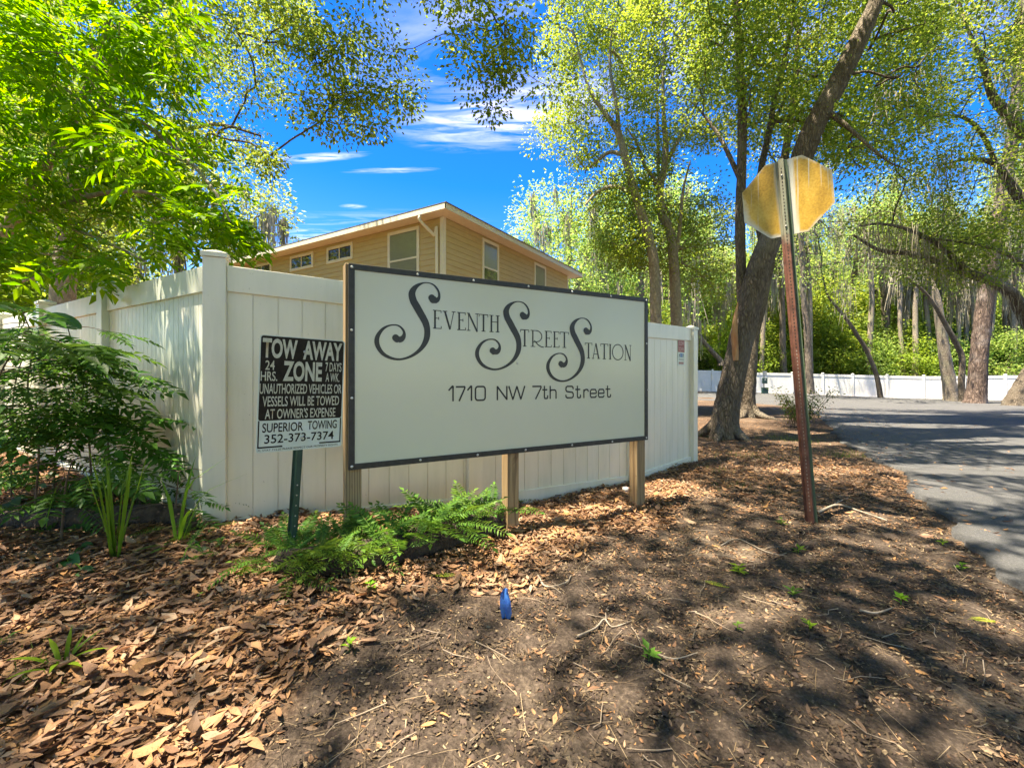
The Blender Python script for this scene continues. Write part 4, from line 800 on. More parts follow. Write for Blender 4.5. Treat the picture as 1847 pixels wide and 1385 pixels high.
cl = np.concatenate([cloud(rg, 190, [(1540, -200), (1560, 240), (1590, 330), (1555, 420), (1640, 455), (1760, 420), (1850, 440), (1990, 430), (1990, -200)], 9.5, 14.5, ((1640, 265, 45, 25), (1700, 240, 40, 25), (1830, 280, 30, 20), (1790, 370, 50, 30), (1660, 370, 30, 18), (1770, 195, 20, 16))), cloud(rg, 26, [(1560, 400), (1600, 470), (1720, 500), (1800, 500), (1820, 420)], 11, 13)])
lim = [tube(L1, [.19, .17, .15, .125, .09, .06, .03], 9, rg, .03), tube(L2, [.09, .07, .04, .02], 7), tube(L3, [.09, .06, .04, .02], 7), tube(L4, [.17, .15, .11, .06, .02], 9, rg, .02), tube(L5, [.2, .17, .13, .08, .03], 9, rg, .02), tube(L6, [.06, .05, .03, .015], 6)]
nodes = np.concatenate([tk[14:], L1[12:], L2[4:], L3[6:], L4[8:], L5[8:], L6[3:]]); np_mesh('limbs', rel(lim + branch_net(nodes, cl, rg, .008, .45, .1), root), M_BARK, root, smooth=True)
np_mesh('crown', rel([foliage(rg, cl, 320, .43, .085, RH, gaps=True)], root), M_OAKLEAF, root)
mp_ = np.concatenate([L1[10::2], L2[3::2], L3[5::3], L4[10::3], cl[rg.choice(len(cl), 70)]]); np_mesh('moss_foliage', rel([moss(rg, mp_, 16, .75, .008)], root), M_MOSS, root)

# ---- single trunks along the far fence
def lone(name, label, pts_, rad, mat, Y, poly=None, nC=0, leaf=M_OAKLEAF, size=.14, seed=1, per=80, sig=.55, mossy=0, flare=True, dY=3):
    rg = np.random.default_rng(seed); bp = P(pts_[0][0], pts_[0][1], Y); root = tree(name, label, bp); T = catmull([bp-UP*.3]+[P(a, c, Y-.02*i) for i, (a, c) in enumerate(pts_)], 6); rr_ = interp(([rad[0]*1.35] if flare else [rad[0]]) + list(rad), len(T))
    np_mesh('trunk', rel([tube(T, rr_, 12, rg, .03)], root), mat, root, smooth=True)
    if nC:
        cl = cloud(rg, nC, poly, Y-dY, Y+dY); np_mesh('limbs', rel(branch_net(T[len(T)//2:], cl, rg, .012, .45, .12), root), mat, root, smooth=True); np_mesh('crown', rel([foliage(rg, cl, per, sig, size, gaps=True)], root), leaf, root)
        if mossy: np_mesh('moss_foliage', rel([moss(rg, cl[:mossy], 14, 1.6, .018)], root), M_MOSS, root)
    return root
lone('pine_tree', 'massive pine trunk with dark plated bark before the far fence', [(1758, 727), (1762, 700), (1766, 640), (1775, 560), (1789, 460), (1806, 370), (1820, 290), (1832, 200), (1840, 90), (1845, -40)], [.47, .38, .35, .335, .31, .29, .27, .24, .2, .12], M_PINE, 21.5, [(1640, -200), (1660, 60), (1760, 150), (1900, 170), (1990, -200)], 60, M_OAKLEAF, .16, 41, 90, .6)
lone('dead_tree', 'pale bleached tree trunk broken off at the top beside the massive pine', [(1716, 722), (1712, 690), (1704, 640), (1697, 590), (1690, 545), (1686, 525), (1682, 505)], [.36, .31, .27, .23, .2, .15, .04], M_BARK2, 23.8, seed=42)
lone('forked_tree', 'thin tree between the pale dead trunk and the pine, its stem bending far left', [(1736, 720), (1734, 690), (1735, 645), (1722, 615), (1700, 575), (1682, 545), (1655, 515), (1620, 492), (1580, 484)], [.17, .145, .135, .12, .11, .09, .07, .05, .03], M_BARK, 23, [(1540, 380), (1550, 480), (1640, 500), (1700, 470), (1720, 360)], 36, M_FARLEAF, .13, 43, 70, .5, 20)
lone('leaning_tree', 'slender tree curving to the left in front of the blotched part of the low fence', [(1588, 717), (1584, 690), (1577, 665), (1562, 630), (1545, 603), (1530, 580), (1510, 555), (1492, 530), (1480, 480)], [.16, .135, .125, .12, .11, .1, .08, .06, .03], M_BARK, 27, [(1430, 360), (1440, 520), (1520, 560), (1570, 470), (1560, 360)], 50, M_FARLEAF, .14, 44, 70, .6, 26)
lone('dark_tree', 'straight dark trunk at the low fence just behind the stop sign post', [(1461, 702), (1459, 660), (1456, 600), (1450, 540), (1447, 450), (1440, 330), (1436, 200)], [.24, .2, .185, .16, .15, .11, .05], M_FARBARK, 26.5, [(1380, 120), (1390, 430), (1440, 520), (1510, 450), (1520, 120)], 50, M_FARLEAF, .15, 45, 80, .7, 20)
lone('spreading_oak', 'low oak with a wide mossy root flare at the right end of the low fence', [(1838, 724), (1846, 700), (1862, 670), (1885, 630), (1905, 560), (1920, 460), (1925, 330), (1930, 180)], [.5, .36, .32, .29, .26, .2, .15, .07], M_BARK, 19.5, [(1800, 80), (1810, 420), (1990, 470), (1990, 80)], 60, M_OAKLEAF, .14, 46, 80, .6, 30)
lone('crooked_tree', 'thin crooked trunk slanting behind the end post of the white fence', [(1300, 652), (1290, 640), (1272, 620), (1262, 603), (1250, 560), (1236, 520), (1230, 460)], [.2, .18, .16, .14, .12, .09, .04], M_FARBARK, 31.5, [(1190, 380), (1200, 500), (1290, 540), (1310, 380)], 36, M_FARLEAF, .15, 47, 70, .6, 16)
# ------------------------------------------------------------------ woods beyond the low fence and behind the house
def woodland_tree(seed, h, rad, nC, per, leaf, size, sig, mossn, lean, mat, name, label, group, lowcrown=.3):
    rg = np.random.default_rng(seed); root = tree(name, label, (0, 0, 0), group); T = catmull([(0, 0, -.4), (lean*.1, .02, h*.2), (lean*.35+rg.normal(0, .1), rg.normal(0, .15), h*.45), (lean*.7+rg.normal(0, .2), rg.normal(0, .2), h*.7), (lean, 0, h*.95)], 6)
    np_mesh('trunk', [tube(T, np.array([.26, .2, .17, .12, .03])*h/13, 9, rg, .04)], mat, root, smooth=True)
    d = unit(rg.normal(0, 1, (nC, 3))); rr_ = rg.uniform(.35, 1, nC)**.6; cl = d*rr_[:, None]*np.array([rad, rad, h*(1-lowcrown)/2]) + np.array([lean*.7, 0, h*(1+lowcrown)/2])
    np_mesh('limbs', branch_net(T[8:], cl, rg, .013, .45, .14, 4), mat, root, smooth=True); np_mesh('crown', [foliage(rg, cl, per, sig, size)], leaf, root)
    if mossn: np_mesh('moss_foliage', [moss(rg, cl[rg.choice(nC, mossn)]-np.array([0, 0, .2]), 22, 2.4, .03)], M_MOSS, root)
    return root
GW = 'trees of the wood beyond the low white fence'
V_ = [woodland_tree(101, 14, 3.6, 75, 100, M_FARLEAF, .23, .75, 40, .6, M_FARBARK, 'woodland_tree', 'tall leafy woodland tree growing beyond the low white fence', GW),
      woodland_tree(102, 16, 4.2, 85, 100, M_FARLEAF, .23, .8, 55, -.9, M_FARBARK, 'woodland_tree', 'tall leafy woodland tree growing beyond the low white fence', GW, .25),
      woodland_tree(103, 11, 3.0, 65, 100, M_BRIGHT, .2, .65, 18, 1.1, M_FARBARK, 'woodland_tree', 'tall leafy woodland tree growing beyond the low white fence', GW, .2),
      woodland_tree(104, 13, 3.2, 50, 80, M_FARLEAF, .20, .7, 60, -.4, M_BARK2, 'woodland_tree', 'tall leafy woodland tree growing beyond the low white fence', GW, .4)]
rw = random.Random(8); placed = []
def far_y(x): return float(np.interp(x, [f.x for f in FF], [f.y for f in FF]))
first = [True]*4
spots = []
for row, (off, step, jit_) in enumerate(((10.5, 5.2, 1.2), (13, 4.2, 1.2), (16, 3.8, 1.5), (22, 4.4, 2), (30, 6, 2.5))):
    x = 9.5 + row*.8
    while x < 36 + 6*row: spots.append((x, far_y(x) + off + rw.uniform(-jit_, jit_), row)); x += step*rw.uniform(.75, 1.3)
for x, y, row in spots:
    i = rw.choice((0, 1, 1, 2, 3) if row else (2, 3, 3, 0)); s = rw.uniform(.8, 1.15)*(1+.05*row); z = float(gz0(x, y))-.05
    if first[i]: V_[i].location = (x, y, z); V_[i].rotation_euler = (0, 0, rw.uniform(0, 6.28)); V_[i].scale = (s,)*3; first[i] = False
    else: copy_tree(V_[i], (x, y, z), rw.uniform(0, 6.28), s)
# broad mossy oaks that close the view behind the house's right side
TH_ = [woodland_tree(131+i, (15, 17, 13)[i], 1.8, 20, 90, M_FARLEAF, .20, .65, 20, (.5, -.7, 1.4)[i], (M_BARK2, M_FARBARK, M_BARK2)[i], 'thin_woodland_tree', 'tall thin grey trunk rising in the wood beyond the low fence', 'thin trunks of the wood beyond the low fence', .62) for i in range(3)]
ft = [True]*3
for k_ in range(38):
    x = rw.uniform(11, 34) if k_ < 29 else rw.uniform(28, 44); y = far_y(x)+rw.uniform(1.0, 7); i = k_ % 3; s = rw.uniform(.8, 1.1); z = float(gz0(x, y))-.05
    if ft[i]: TH_[i].location = (x, y, z); TH_[i].scale = (s*.8, s*.8, s); ft[i] = False
    else: copy_tree(TH_[i], (x, y, z), rw.uniform(0, 6.28), (s*.8, s*.8, s))
big = woodland_tree(111, 15.5, 5.2, 150, 95, M_FARLEAF, .21, .85, 60, .5, M_FARBARK, 'broad_oak', 'broad pale green oak rising beyond the right end of the townhouse roof', None, .12)
big.location = (3.9, 31.5, -.1)
b2 = copy_tree(big, (9.0, 29.5, -.1), 2.2, 1.0, 'broad oak crown filling the view behind the two slim sunlit trees')
copy_tree(big, (8.2, 38, -.1), 4.1, .92, 'broad oak standing deeper in the wood behind the two slim sunlit trees')
def shrub(seed, h, rad, n, leaf, size, name, label, group):
    rg = np.random.default_rng(seed); root = thing(name, label, 'shrub', (0, 0, 0), group); d = unit(rg.normal(0, 1, (n, 3))); d[:, 2] = np.abs(d[:, 2]); cl = d*(rg.uniform(.2, 1, n)**.5)[:, None]*np.array([rad, rad, h*.9]) + np.array([0, 0, h*.12])
    np_mesh('stems', branch_net(np.array([[.2*cos(a), .2*sin(a), -.1] for a in np.arange(6)]), cl, rg, .008, .4, .05, 4), M_TWIG, root, smooth=True); np_mesh('foliage', [foliage(rg, cl, 120, .34, size)], leaf, root); return root
GS = 'undergrowth shrubs beyond the low white fence'
SH = [shrub(121, 4.4, 1.7, 75, M_FARLEAF, .13, 'woodland_shrub', 'leafy undergrowth shrub showing above the low white fence', GS), shrub(122, 5.6, 2.0, 95, M_BRIGHT, .14, 'woodland_shrub', 'leafy undergrowth shrub showing above the low white fence', GS), shrub(123, 3.4, 1.6, 70, M_UNDER, .13, 'woodland_shrub', 'leafy undergrowth shrub showing above the low white fence', GS)]
sp_ = []
for off, step in ((3.2, 1.9), (5.4, 2.0), (8, 2.3), (13, 2.8), (18, 3.2), (25, 4.0)):
    x = 8.5
    while x < 36+off: sp_.append((x, far_y(x)+off+rw.uniform(-.5, .7))); x += step*rw.uniform(.7, 1.3)
f3 = [True]*3
for x, y in sp_:
    i = rw.choice((0, 0, 1, 1, 2)); s = rw.uniform(.6, 1.4)*(1+.10*min(9, max(0, y-far_y(x)-3.5))); z = float(gz0(x, y))-.05
    if f3[i]: SH[i].location = (x, y, z); SH[i].scale = (s,)*3; f3[i] = False
    else: copy_tree(SH[i], (x, y, z), rw.uniform(0, 6.28), s)
# trees left of the house, seen over the left fence
for i, (x, y, s, v, lab) in enumerate(((-15.5, 13.5, .9, 2, 'sunlit yellow green tree nearest behind the left run of fence'), (-20, 19, 1.0, 1, 'tall green tree in the second row behind the left run of fence'), (-26.5, 21, 1.05, 2, 'sunlit tree at the far left behind the fence'), (-17.5, 26, 1.1, 0, 'tree between the left fence and the townhouse end, deep behind'), (-31, 30, 1.2, 1, 'tall tree furthest behind the left run of fence'), (-22.0, 15.5, .7, 2, 'short bright tree over the leftmost fence posts'))):
    r_ = copy_tree(V_[v], (x, y, 0), 1.3*i, s, lab); r_['group'] = 'trees over the left fence'
sA = copy_tree(SH[1], (-13.2, 11.6, .1), .4, 1.0, 'bright tall shrub peeping over the left fence beside a pale trunk'); sA['group'] = 'shrubs over the left fence'
sB = copy_tree(SH[0], (-16.5, 12.2, .1), 1.4, 1.1, 'tall green shrub over the leftmost stretch of left fence'); sB['group'] = 'shrubs over the left fence'

# ---- oak behind the left fence: pale trunk, fine olive leaves hanging into the sky
rg = np.random.default_rng(51); Y0 = 10.2; bp = P(112, 700, Y0); bp.z = .05; root = tree('oak_tree', 'pale trunked oak behind the left fence with fine olive leaves hanging before the sky', bp)
T1 = catmull([bp-UP*.2] + trunk_path([(112, 640, Y0), (113, 540, Y0), (118, 480, Y0), (128, 400, Y0), (150, 300, Y0-.3), (190, 180, Y0-.6), (240, 40, Y0-1)]), 6)
np_mesh('trunk', rel([tube(T1, [.3, .26, .24, .23, .22, .2, .16, .1], 12, rg, .03)], root), M_BARK2, root, smooth=True)
l1 = catmull(trunk_path([(190, 180, Y0-.6), (300, -40, Y0-1), (420, -110, Y0-1.3), (540, -150, Y0-1.8), (700, -160, Y0-2.4), (860, -150, Y0-2.8), (960, -130, Y0-3)]), 5); l2 = catmull(trunk_path([(150, 300, Y0-.3), (260, 260, Y0-.6), (380, 225, Y0-.9), (470, 245, Y0-1.2)]), 5)
cl = np.concatenate([cloud(rg, 190, [(-60, -60), (0, 330), (150, 430), (330, 400), (395, 320), (420, 265), (445, 300), (485, 305), (508, 270), (480, 190), (520, 150), (560, -60)], Y0-2.5, Y0+1.5), cloud(rg, 24, [(520, 60), (525, 170), (560, 225), (585, 262), (610, 250), (690, 235), (735, 185), (740, 60)], Y0-3, Y0-1.6), cloud(rg, 12, [(790, 40), (800, 180), (850, 190), (900, 215), (935, 195), (985, 175), (990, 40)], Y0-3.4, Y0-2.4), cloud(rg, 40, [(300, -260), (300, 60), (1000, 60), (1000, -260)], Y0-3.6, Y0-1)])
np_mesh('limbs', rel([tube(l1, [.12, .1, .08, .06, .04, .02, .012], 7), tube(l2, [.08, .05, .02], 7)] + branch_net(np.concatenate([T1[24:], l1[3:], l2[3:]]), cl, rg, .006, .40, .06), root), M_BARK, root, smooth=True)
M_OLIVE = leaf_mat('olive_leaves', [(.08, .14, .022), (.13, .21, .03), (.19, .27, .04), (.26, .29, .05), (.10, .17, .025)], .45); np_mesh('crown', rel([foliage(rg, cl, 230, .25, .08, RH, .6)], root), M_OLIVE, root)

# ---- near tree with large compound leaves over the left fence
rg = np.random.default_rng(61); bp = Vector((-6.0, 4.55, .15)); root = tree('compound_leaf_tree', 'near tree on the left whose long compound leaves overhang the fence corner', bp)
T1 = catmull([bp-UP*.2, Vector((-5.9, 4.6, 1.2)), P(-30, 480, 4.8), P(28, 395, 4.75), P(60, 330, 4.6), P(100, 270, 4.5), P(140, 200, 4.4), P(180, 100, 4.2), P(210, -40, 4)], 6)
b1 = catmull([P(-40, 330, 4.6), P(0, 362, 4.4), P(40, 382, 4.2), P(110, 370, 4.0), P(170, 352, 3.8), P(215, 346, 3.7), P(275, 348, 3.55), P(330, 370, 3.4)], 5)
b2_ = catmull([P(0, 460, 4.5), P(50, 458, 4.3), P(100, 460, 4.1), P(130, 475, 4.0)], 4); b3 = catmull([P(-20, 520, 4.3), P(40, 508, 4.1), P(110, 488, 3.9), P(165, 482, 3.8)], 4); b4 = catmull([P(80, 395, 4.3), P(150, 420, 4.0), P(210, 445, 3.8), P(260, 470, 3.7)], 4)
b5 = catmull([P(140, 200, 4.4), P(230, 210, 4.0), P(320, 270, 3.6), P(390, 350, 3.3), P(415, 400, 3.2)], 5)
polyN = [(-120, -160), (-120, 520), (60, 515), (170, 500), (300, 478), (380, 455), (425, 455), (430, 400), (400, 345), (370, 295), (345, 240), (320, 160), (300, -160)]
cl = cloud(rg, 150, polyN, 3.1, 4.7, ((60, 430, 60, 35), (150, 500, 70, 25), (40, 490, 60, 25), (250, 440, 35, 18), (110, 330, 25, 18), (30, 240, 22, 16)))
br = branch_net(np.concatenate([T1[14:], b1[4:], b2_, b3, b4, b5]), cl, rg, .0035, .42, .03, 4)
np_mesh('trunk', rel([tube(T1, [.12, .1, .085, .075, .06, .05, .04, .03, .015], 9, rg, .03), tube(b1, [.035, .024, .018, .010], 7), tube(b2_, [.02, .008], 6), tube(b3, [.018, .006], 6), tube(b4, [.016, .006], 6), tube(b5, [.025, .008], 6)] + br, root), M_BARK2, root, smooth=True)
PT = [pinnate(5, .11, .40, .18, s_) for s_ in (1, 2, 3)]
pp = [] 
for k_, tm in enumerate(PT):
    c = np.repeat(cl, 3, 0) + rg.normal(0, .10, (len(cl)*3, 3)); a = rg.uniform(0, 2*pi, len(c)); d = unit(np.stack([np.cos(a)+.55, np.sin(a)-.25, rg.normal(-.35, .3, len(c))], 1)); u_ = unit(rg.normal(0, .3, c.shape)+np.array([0, 0, 1.])); pp.append(scatter(tm[0], tm[1], c, frames(d, u_), rg.uniform(.20, .36, len(c))))
np_mesh('crown', rel(pp, root), M_PINNLEAF, root)

# ---- high oaks over and behind the viewer that shade the verge
for lab, x0, x1, y0, y1, z0, z1, tb, sd, stp, per in (('high oak canopy over the kerb, its trunk behind the viewer', -6.8, 4.8, -4.5, 7.6, 8.6, 11, (-4.2, -4.0), 71, .86, 430), ('high oak canopy over the drive, its trunk across the asphalt', 4.8, 15, -3.5, 7.0, 9.5, 12, (13, -2.5), 72, .95, 340), ('high oak canopy over the far end of the drive, its trunk off to the right', 4.5, 20, 7.6, 15.5, 12.5, 15, (22, 9), 73, 1.15, 210)):
    rg = np.random.default_rng(sd); xs, ys_ = np.meshgrid(np.arange(x0, x1, stp), np.arange(y0, y1, stp)); cl = np.stack([xs.ravel(), ys_.ravel(), rg.uniform(z0, z1, xs.size)], 1); cl[:, :2] += rg.normal(0, .28, (len(cl), 2)); cl = cl[(rg.random(len(cl)) < np.where((cl[:, 0] < -2.6) & (cl[:, 1] < 2.4), .68, .95)) & ((cl[:, 0] > -5.2) | (cl[:, 1] < 2.0))]
    bp = Vector((tb[0], tb[1], float(gz0(*tb)))); root = tree('oak_tree', lab, bp); T1 = catmull([bp-UP*.2, bp+Vector((.1, .1, 2)), bp+Vector((.4, .5, 5)), bp+Vector((1.2 if sd == 71 else -1.5, 1.6, 8.4)), bp+Vector((2.0 if sd == 71 else -2.5, 2.6, 10 if sd < 73 else 12.5))], 6)
    np_mesh('trunk', rel([tube(T1, [.5, .4, .35, .25, .12], 12, rg, .03)], root), M_BARK, root, smooth=True); np_mesh('limbs', rel(branch_net(T1[13:], cl, rg, .006, .42, .075), root), M_BARK, root, smooth=True)
    np_mesh('crown', rel([foliage(rg, cl, per, .42, .125, RH, gaps=True)], root), M_OAKLEAF, root)

# ---- unseen trees added behind and beside the viewer: they light the fronts green and show in the panes
for i, (x, y, s, v) in enumerate(((-16, -13, 1.1, 0), (-9, -17, 1.0, 1), (-2, -16, 1.1, 2), (5, -18, 1.0, 1), (12, -14, 1.1, 0), (19, -10, 1.0, 1), (-20, -4, 1.0, 1), (24, -2, 1.1, 0), (-14, -22, 1.2, 1), (0, -24, 1.2, 0), (14, -23, 1.2, 1), (-19, 6.5, 1.1, 0), (-25, 4, 1.2, 1), (-17, 1, 1.0, 2))):
    r_ = copy_tree(V_[v], (x, y, 0), 1.1*i, s, 'unseen leafy tree added to light the fronts green and show in the panes'); r_['group'] = 'unseen trees added for green bounce light'
# ------------------------------------------------------------------ dead leaves, crumbs, grass
def litter_tmpl(seed):
    r = np.random.default_rng(seed); c1, c2, tw = r.uniform(-.5, .9), r.uniform(-.4, .7), r.uniform(-.6, .6); V = []
    for t_ in np.linspace(0, 1, 5):
        w_ = .012 + r.uniform(.10, .18)*sin(pi*min(1, max(0, t_))**.85); 
        for s_ in (-1, 0, 1): a = tw*(t_-.5); V.append((s_*w_*cos(a), t_-.5, c1*(t_-.5)**2 + c2*abs(s_)*w_ + s_*w_*sin(a)))
    V = np.array(V); V[:, 2] -= V[:, 2].min(); Fq = [(3*i+j, 3*i+j+1, 3*i+j+4, 3*i+j+3) for i in range(4) for j in range(2)]; return V, np.array(Fq)
LT = [litter_tmpl(s_) for s_ in range(14)]
def front_of_fence(x, y):
    ok = np.ones(len(x), bool)
    fl = [(LP[6].x, LP[6].y)] + [(p.x, p.y) for p in LP[5:0:-1]] + [(p.x, p.y) for p in (C1, P2, P3, C3)]; fx_, fy_ = [p[0] for p in fl], [p[1] for p in fl]
    ok &= (y < np.interp(x, fx_, fy_)-.03) | (x > C3.x+.08); return ok
M_DEAD = leaf_mat('dead_leaves', [(.14, .08, .048), (.30, .165, .085), (.42, .24, .12), (.19, .11, .07), (.46, .25, .10), (.36, .23, .145), (.10, .064, .043), (.42, .30, .195), (.23, .13, .075), (.15, .083, .048)], .12, .6)
t_ = M_DEAD.node_tree; g = G(t_); pb_ = t_.nodes['Principled BSDF']; src = pb_.inputs['Base Color'].links[0].from_socket     # rot spots and blotches on the dead leaves
sp1 = g.rng(g.noise(g.world(), 120, 5, .7), .5, .72, 0, .55); g.ln(g.mix(sp1, src, (.055, .036, .025)), pb_.inputs['Base Color']); g.ln(g.bump(g.noise(g.world(), 220, 3), .002), pb_.inputs['Normal'])
rg = np.random.default_rng(81)
def on_ground(rg, n, box, dens):
    X, Y = [], []
    while sum(map(len, X)) < n:
        x = rg.uniform(box[0], box[1], 20000); y = rg.uniform(box[2], box[3], 20000); k = (np.abs(x) < 1.32*y+.35) & front_of_fence(x, y) & (x < road_left(y)-.02) & (rg.random(20000) < dens(x, y)); X.append(x[k]); Y.append(y[k])
    return np.concatenate(X)[:n], np.concatenate(Y)[:n]
def lay(rg, x, y, size, tilt, lift, tmpls=LT):
    parts = []; which = rg.integers(0, len(tmpls), len(x)); z = gz(x, y) + rg.uniform(0, 1, len(x))**1.5*lift
    for i, tm in enumerate(tmpls):
        k = which == i; n = k.sum(); a = rg.uniform(0, 2*pi, n); d = np.stack([np.cos(a), np.sin(a), rg.normal(0, tilt*.6, n)], 1); up = unit(rg.normal(0, tilt, (n, 3))+np.array([0, 0, 1.])); up = np.where(rg.random((n, 1)) < .35, -up, up)*np.array([1, 1, 1]); up[:, 2] = np.abs(up[:, 2])
        parts.append(scatter(tm[0], tm[1], np.stack([x[k], y[k], z[k]], 1), frames(d, up), size(n)))
    return parts
x, y = on_ground(rg, 54000, (-8, 4.5, .85, 7), lambda x, y: litter_d(x, y)*np.clip(1.7-.18*y, .25, 1))
pl = lay(rg, x, y, lambda n: rg.gamma(4, .0105, n).clip(.015, .115), .26, .035)
x, y = on_ground(rg, 260, (-4, 2.2, .85, 3.6), lambda x, y: litter_d(x, y)); pl += lay(rg, x, y, lambda n: rg.uniform(.085, .135, n), .3, .05)
x, y = on_ground(rg, 900, (-1.2, 6, .85, 6), lambda x, y: 1-litter_d(x, y)); pl += lay(rg, x, y, lambda n: rg.uniform(.02, .055, n), .3, .006)
x, y = on_ground(rg, 9000, (-.8, 6, .85, 6.5), lambda x, y: np.clip(1.1-litter_d(x, y), .1, 1)*(.35+.65*(np.sin(3.2*x+1.7*y)*np.sin(2.9*y-1.1*x) > -.1)*np.clip((x+.6)/1.6, .1, 1))); pl += lay(rg, x, y, lambda n: rg.uniform(.010, .034, n), .35, .006)
x, y = on_ground(rg, 6500, (-.5, 10, 2.6, 11), lambda x, y: .35+.65*(np.sin(2.2*x+1.1*y)*np.sin(1.9*y-.7*x) > .1)); pl += lay(rg, x, y, lambda n: rg.uniform(.02, .05, n), .3, .008)
y = rg.uniform(1.5, 20, 1100); x = road_left(y)+rg.exponential(.9, 1100); k = x > road_left(y)+.05; x, y = x[k], y[k]; z_ = gz0(x, y)+.034; q = lay(rg, x, y, lambda n: rg.uniform(.03, .07, n), .2, .0)
for v, f in q: v[:, 2] += .03
pl += q; tag(np_mesh('fallen_leaves', pl, M_DEAD), kind='stuff')
CH = [(np.array([[-.12, -.9, 0], [.12, -.8, .05], [.15, .9, .0], [-.1, .8, .06]]), np.array([[0, 1, 2, 3]])), (np.array([[-.3, -.5, 0], [.35, -.45, .06], [.25, .5, .0], [-.2, .45, .1]]), np.array([[0, 1, 2, 3]]))]
x, y = on_ground(rg, 60000, (-1.4, 6.5, .85, 6.5), lambda x, y: np.clip(1.25-litter_d(x, y), .1, 1)*np.clip(1.5-.2*y, .2, 1))
pc_ = lay(rg, x, y, lambda n: rg.gamma(3, .0028, n).clip(.003, .022), .5, .006, CH)
NE = [(np.array([[-.006, -.5, 0], [.006, -.5, .0], [.012, .1, .02], [.03, .5, .0], [.018, .5, .0], [.0, .1, .02]]), np.array([[0, 1, 2, 5], [5, 2, 3, 4]]))]
x, y = on_ground(rg, 7500, (-1.6, 7, .85, 7), lambda x, y: np.clip(1.2-.8*litter_d(x, y), .2, 1)); pc_ += lay(rg, x, y, lambda n: rg.uniform(.04, .15, n), .12, .014, NE)
OC = [(np.array([[.5, 0, 0], [0, .45, .05], [-.5, .05, 0], [0, -.5, .0], [.05, 0, .42], [.0, .05, -.2]]), np.array([[0, 1, 4], [1, 2, 4], [2, 3, 4], [3, 0, 4]])), (np.array([[.6, 0, 0], [.1, .35, .1], [-.45, .1, 0], [-.1, -.4, .0], [-.05, .05, .3], [.0, .05, -.2]]), np.array([[0, 1, 4], [1, 2, 4], [2, 3, 4], [3, 0, 4]]))]
x, y = on_ground(rg, 26000, (-1.6, 6.5, .85, 6), lambda x, y: np.clip(1.2-litter_d(x, y), .05, 1)*np.clip(1.5-.22*y, .15, 1)); clod = lay(rg, x, y, lambda n: rg.gamma(2.2, .0048, n).clip(.004, .034), .5, .003, OC)
tag(np_mesh('soil_clods', clod, leaf_mat('soil_clod', [(.022, .016, .013), (.055, .041, .032), (.09, .068, .053), (.035, .026, .021), (.14, .105, .08)], .0, .95)), kind='stuff')
M_CRUMB = leaf_mat('bark_crumbs', [(.03, .02, .015), (.07, .048, .034), (.12, .08, .055), (.05, .036, .028), (.20, .13, .08), (.30, .22, .15)], .05, .8); tag(np_mesh('forest_litter', pc_, M_CRUMB), kind='stuff')
x, y = on_ground(rg, 330, (-2, 7, .9, 6.5), lambda x, y: np.ones_like(x)); tw = []
for i in range(len(x)):
    a, L = rg.uniform(0, 2*pi), rg.uniform(.04, .22); p = [(x[i]+cos(a)*L*t_+rg.normal(0, .008), y[i]+sin(a)*L*t_+rg.normal(0, .008)) for t_ in (0, .35, .7, 1)]; tw.append(tube([(px_, py_, float(gz(px_, py_))+.006+rg.uniform(0, .012)) for px_, py_ in p], [rg.uniform(.0012, .0035), .001], 4))
tag(np_mesh('fallen_twigs', tw, simple('dry_twig', (.14, .10, .07), (.34, .27, .2), 6, .85)), kind='stuff')
GB = [(np.array([[-.03, 0, 0], [.03, 0, 0], [.02, .15, .6], [-.02, .15, .6], [0, .45, 1.]]), np.array([[0, 1, 2, 3]])), ]
gr_ = []
for px, py, rx, ry, n in ((1420, 792, .7, .35, 420), (1300, 850, .2, .15, 60), (1262, 785, .35, .3, 260), (1360, 745, .4, .4, 160), (1530, 822, .5, .25, 320), (1480, 700, .1, .1, 0), (1350, 825, .8, .2, 220), (1330, 880, .2, .1, 40), (60, 1195, .2, .1, 40)):
    if not n: continue
    c = ground_px(px, py); x = c.x + rg.normal(0, rx*.5, n); y = c.y + rg.normal(0, ry*.6, n); k = x < road_left(y)-.05; x, y = x[k], y[k]; n = len(x); a = rg.uniform(0, 2*pi, n); up = unit(rg.normal(0, .3, (n, 3))+np.array([0, 0, 1.])); d = np.stack([np.cos(a), np.sin(a), 0*a], 1); y_ = unit(np.cross(up, np.cross(d, up))); Rm = np.stack([np.cross(y_, up), y_, up], 2)
    gr_.append(scatter(GB[0][0], np.array([[0, 1, 2, 3]]), np.stack([x, y, gz(x, y)-.005], 1), Rm, rg.uniform(.03, .085, n))); gr_.append(scatter(GB[0][0], np.array([[3, 2, 4]]), np.stack([x, y, gz(x, y)-.005], 1), Rm, rg.uniform(.03, .085, n)))
M_GRASS = leaf_mat('grass_blades', [(.07, .12, .02), (.13, .18, .035), (.10, .16, .03), (.2, .22, .06)], .35); tag(np_mesh('grass', gr_, M_GRASS), kind='stuff')

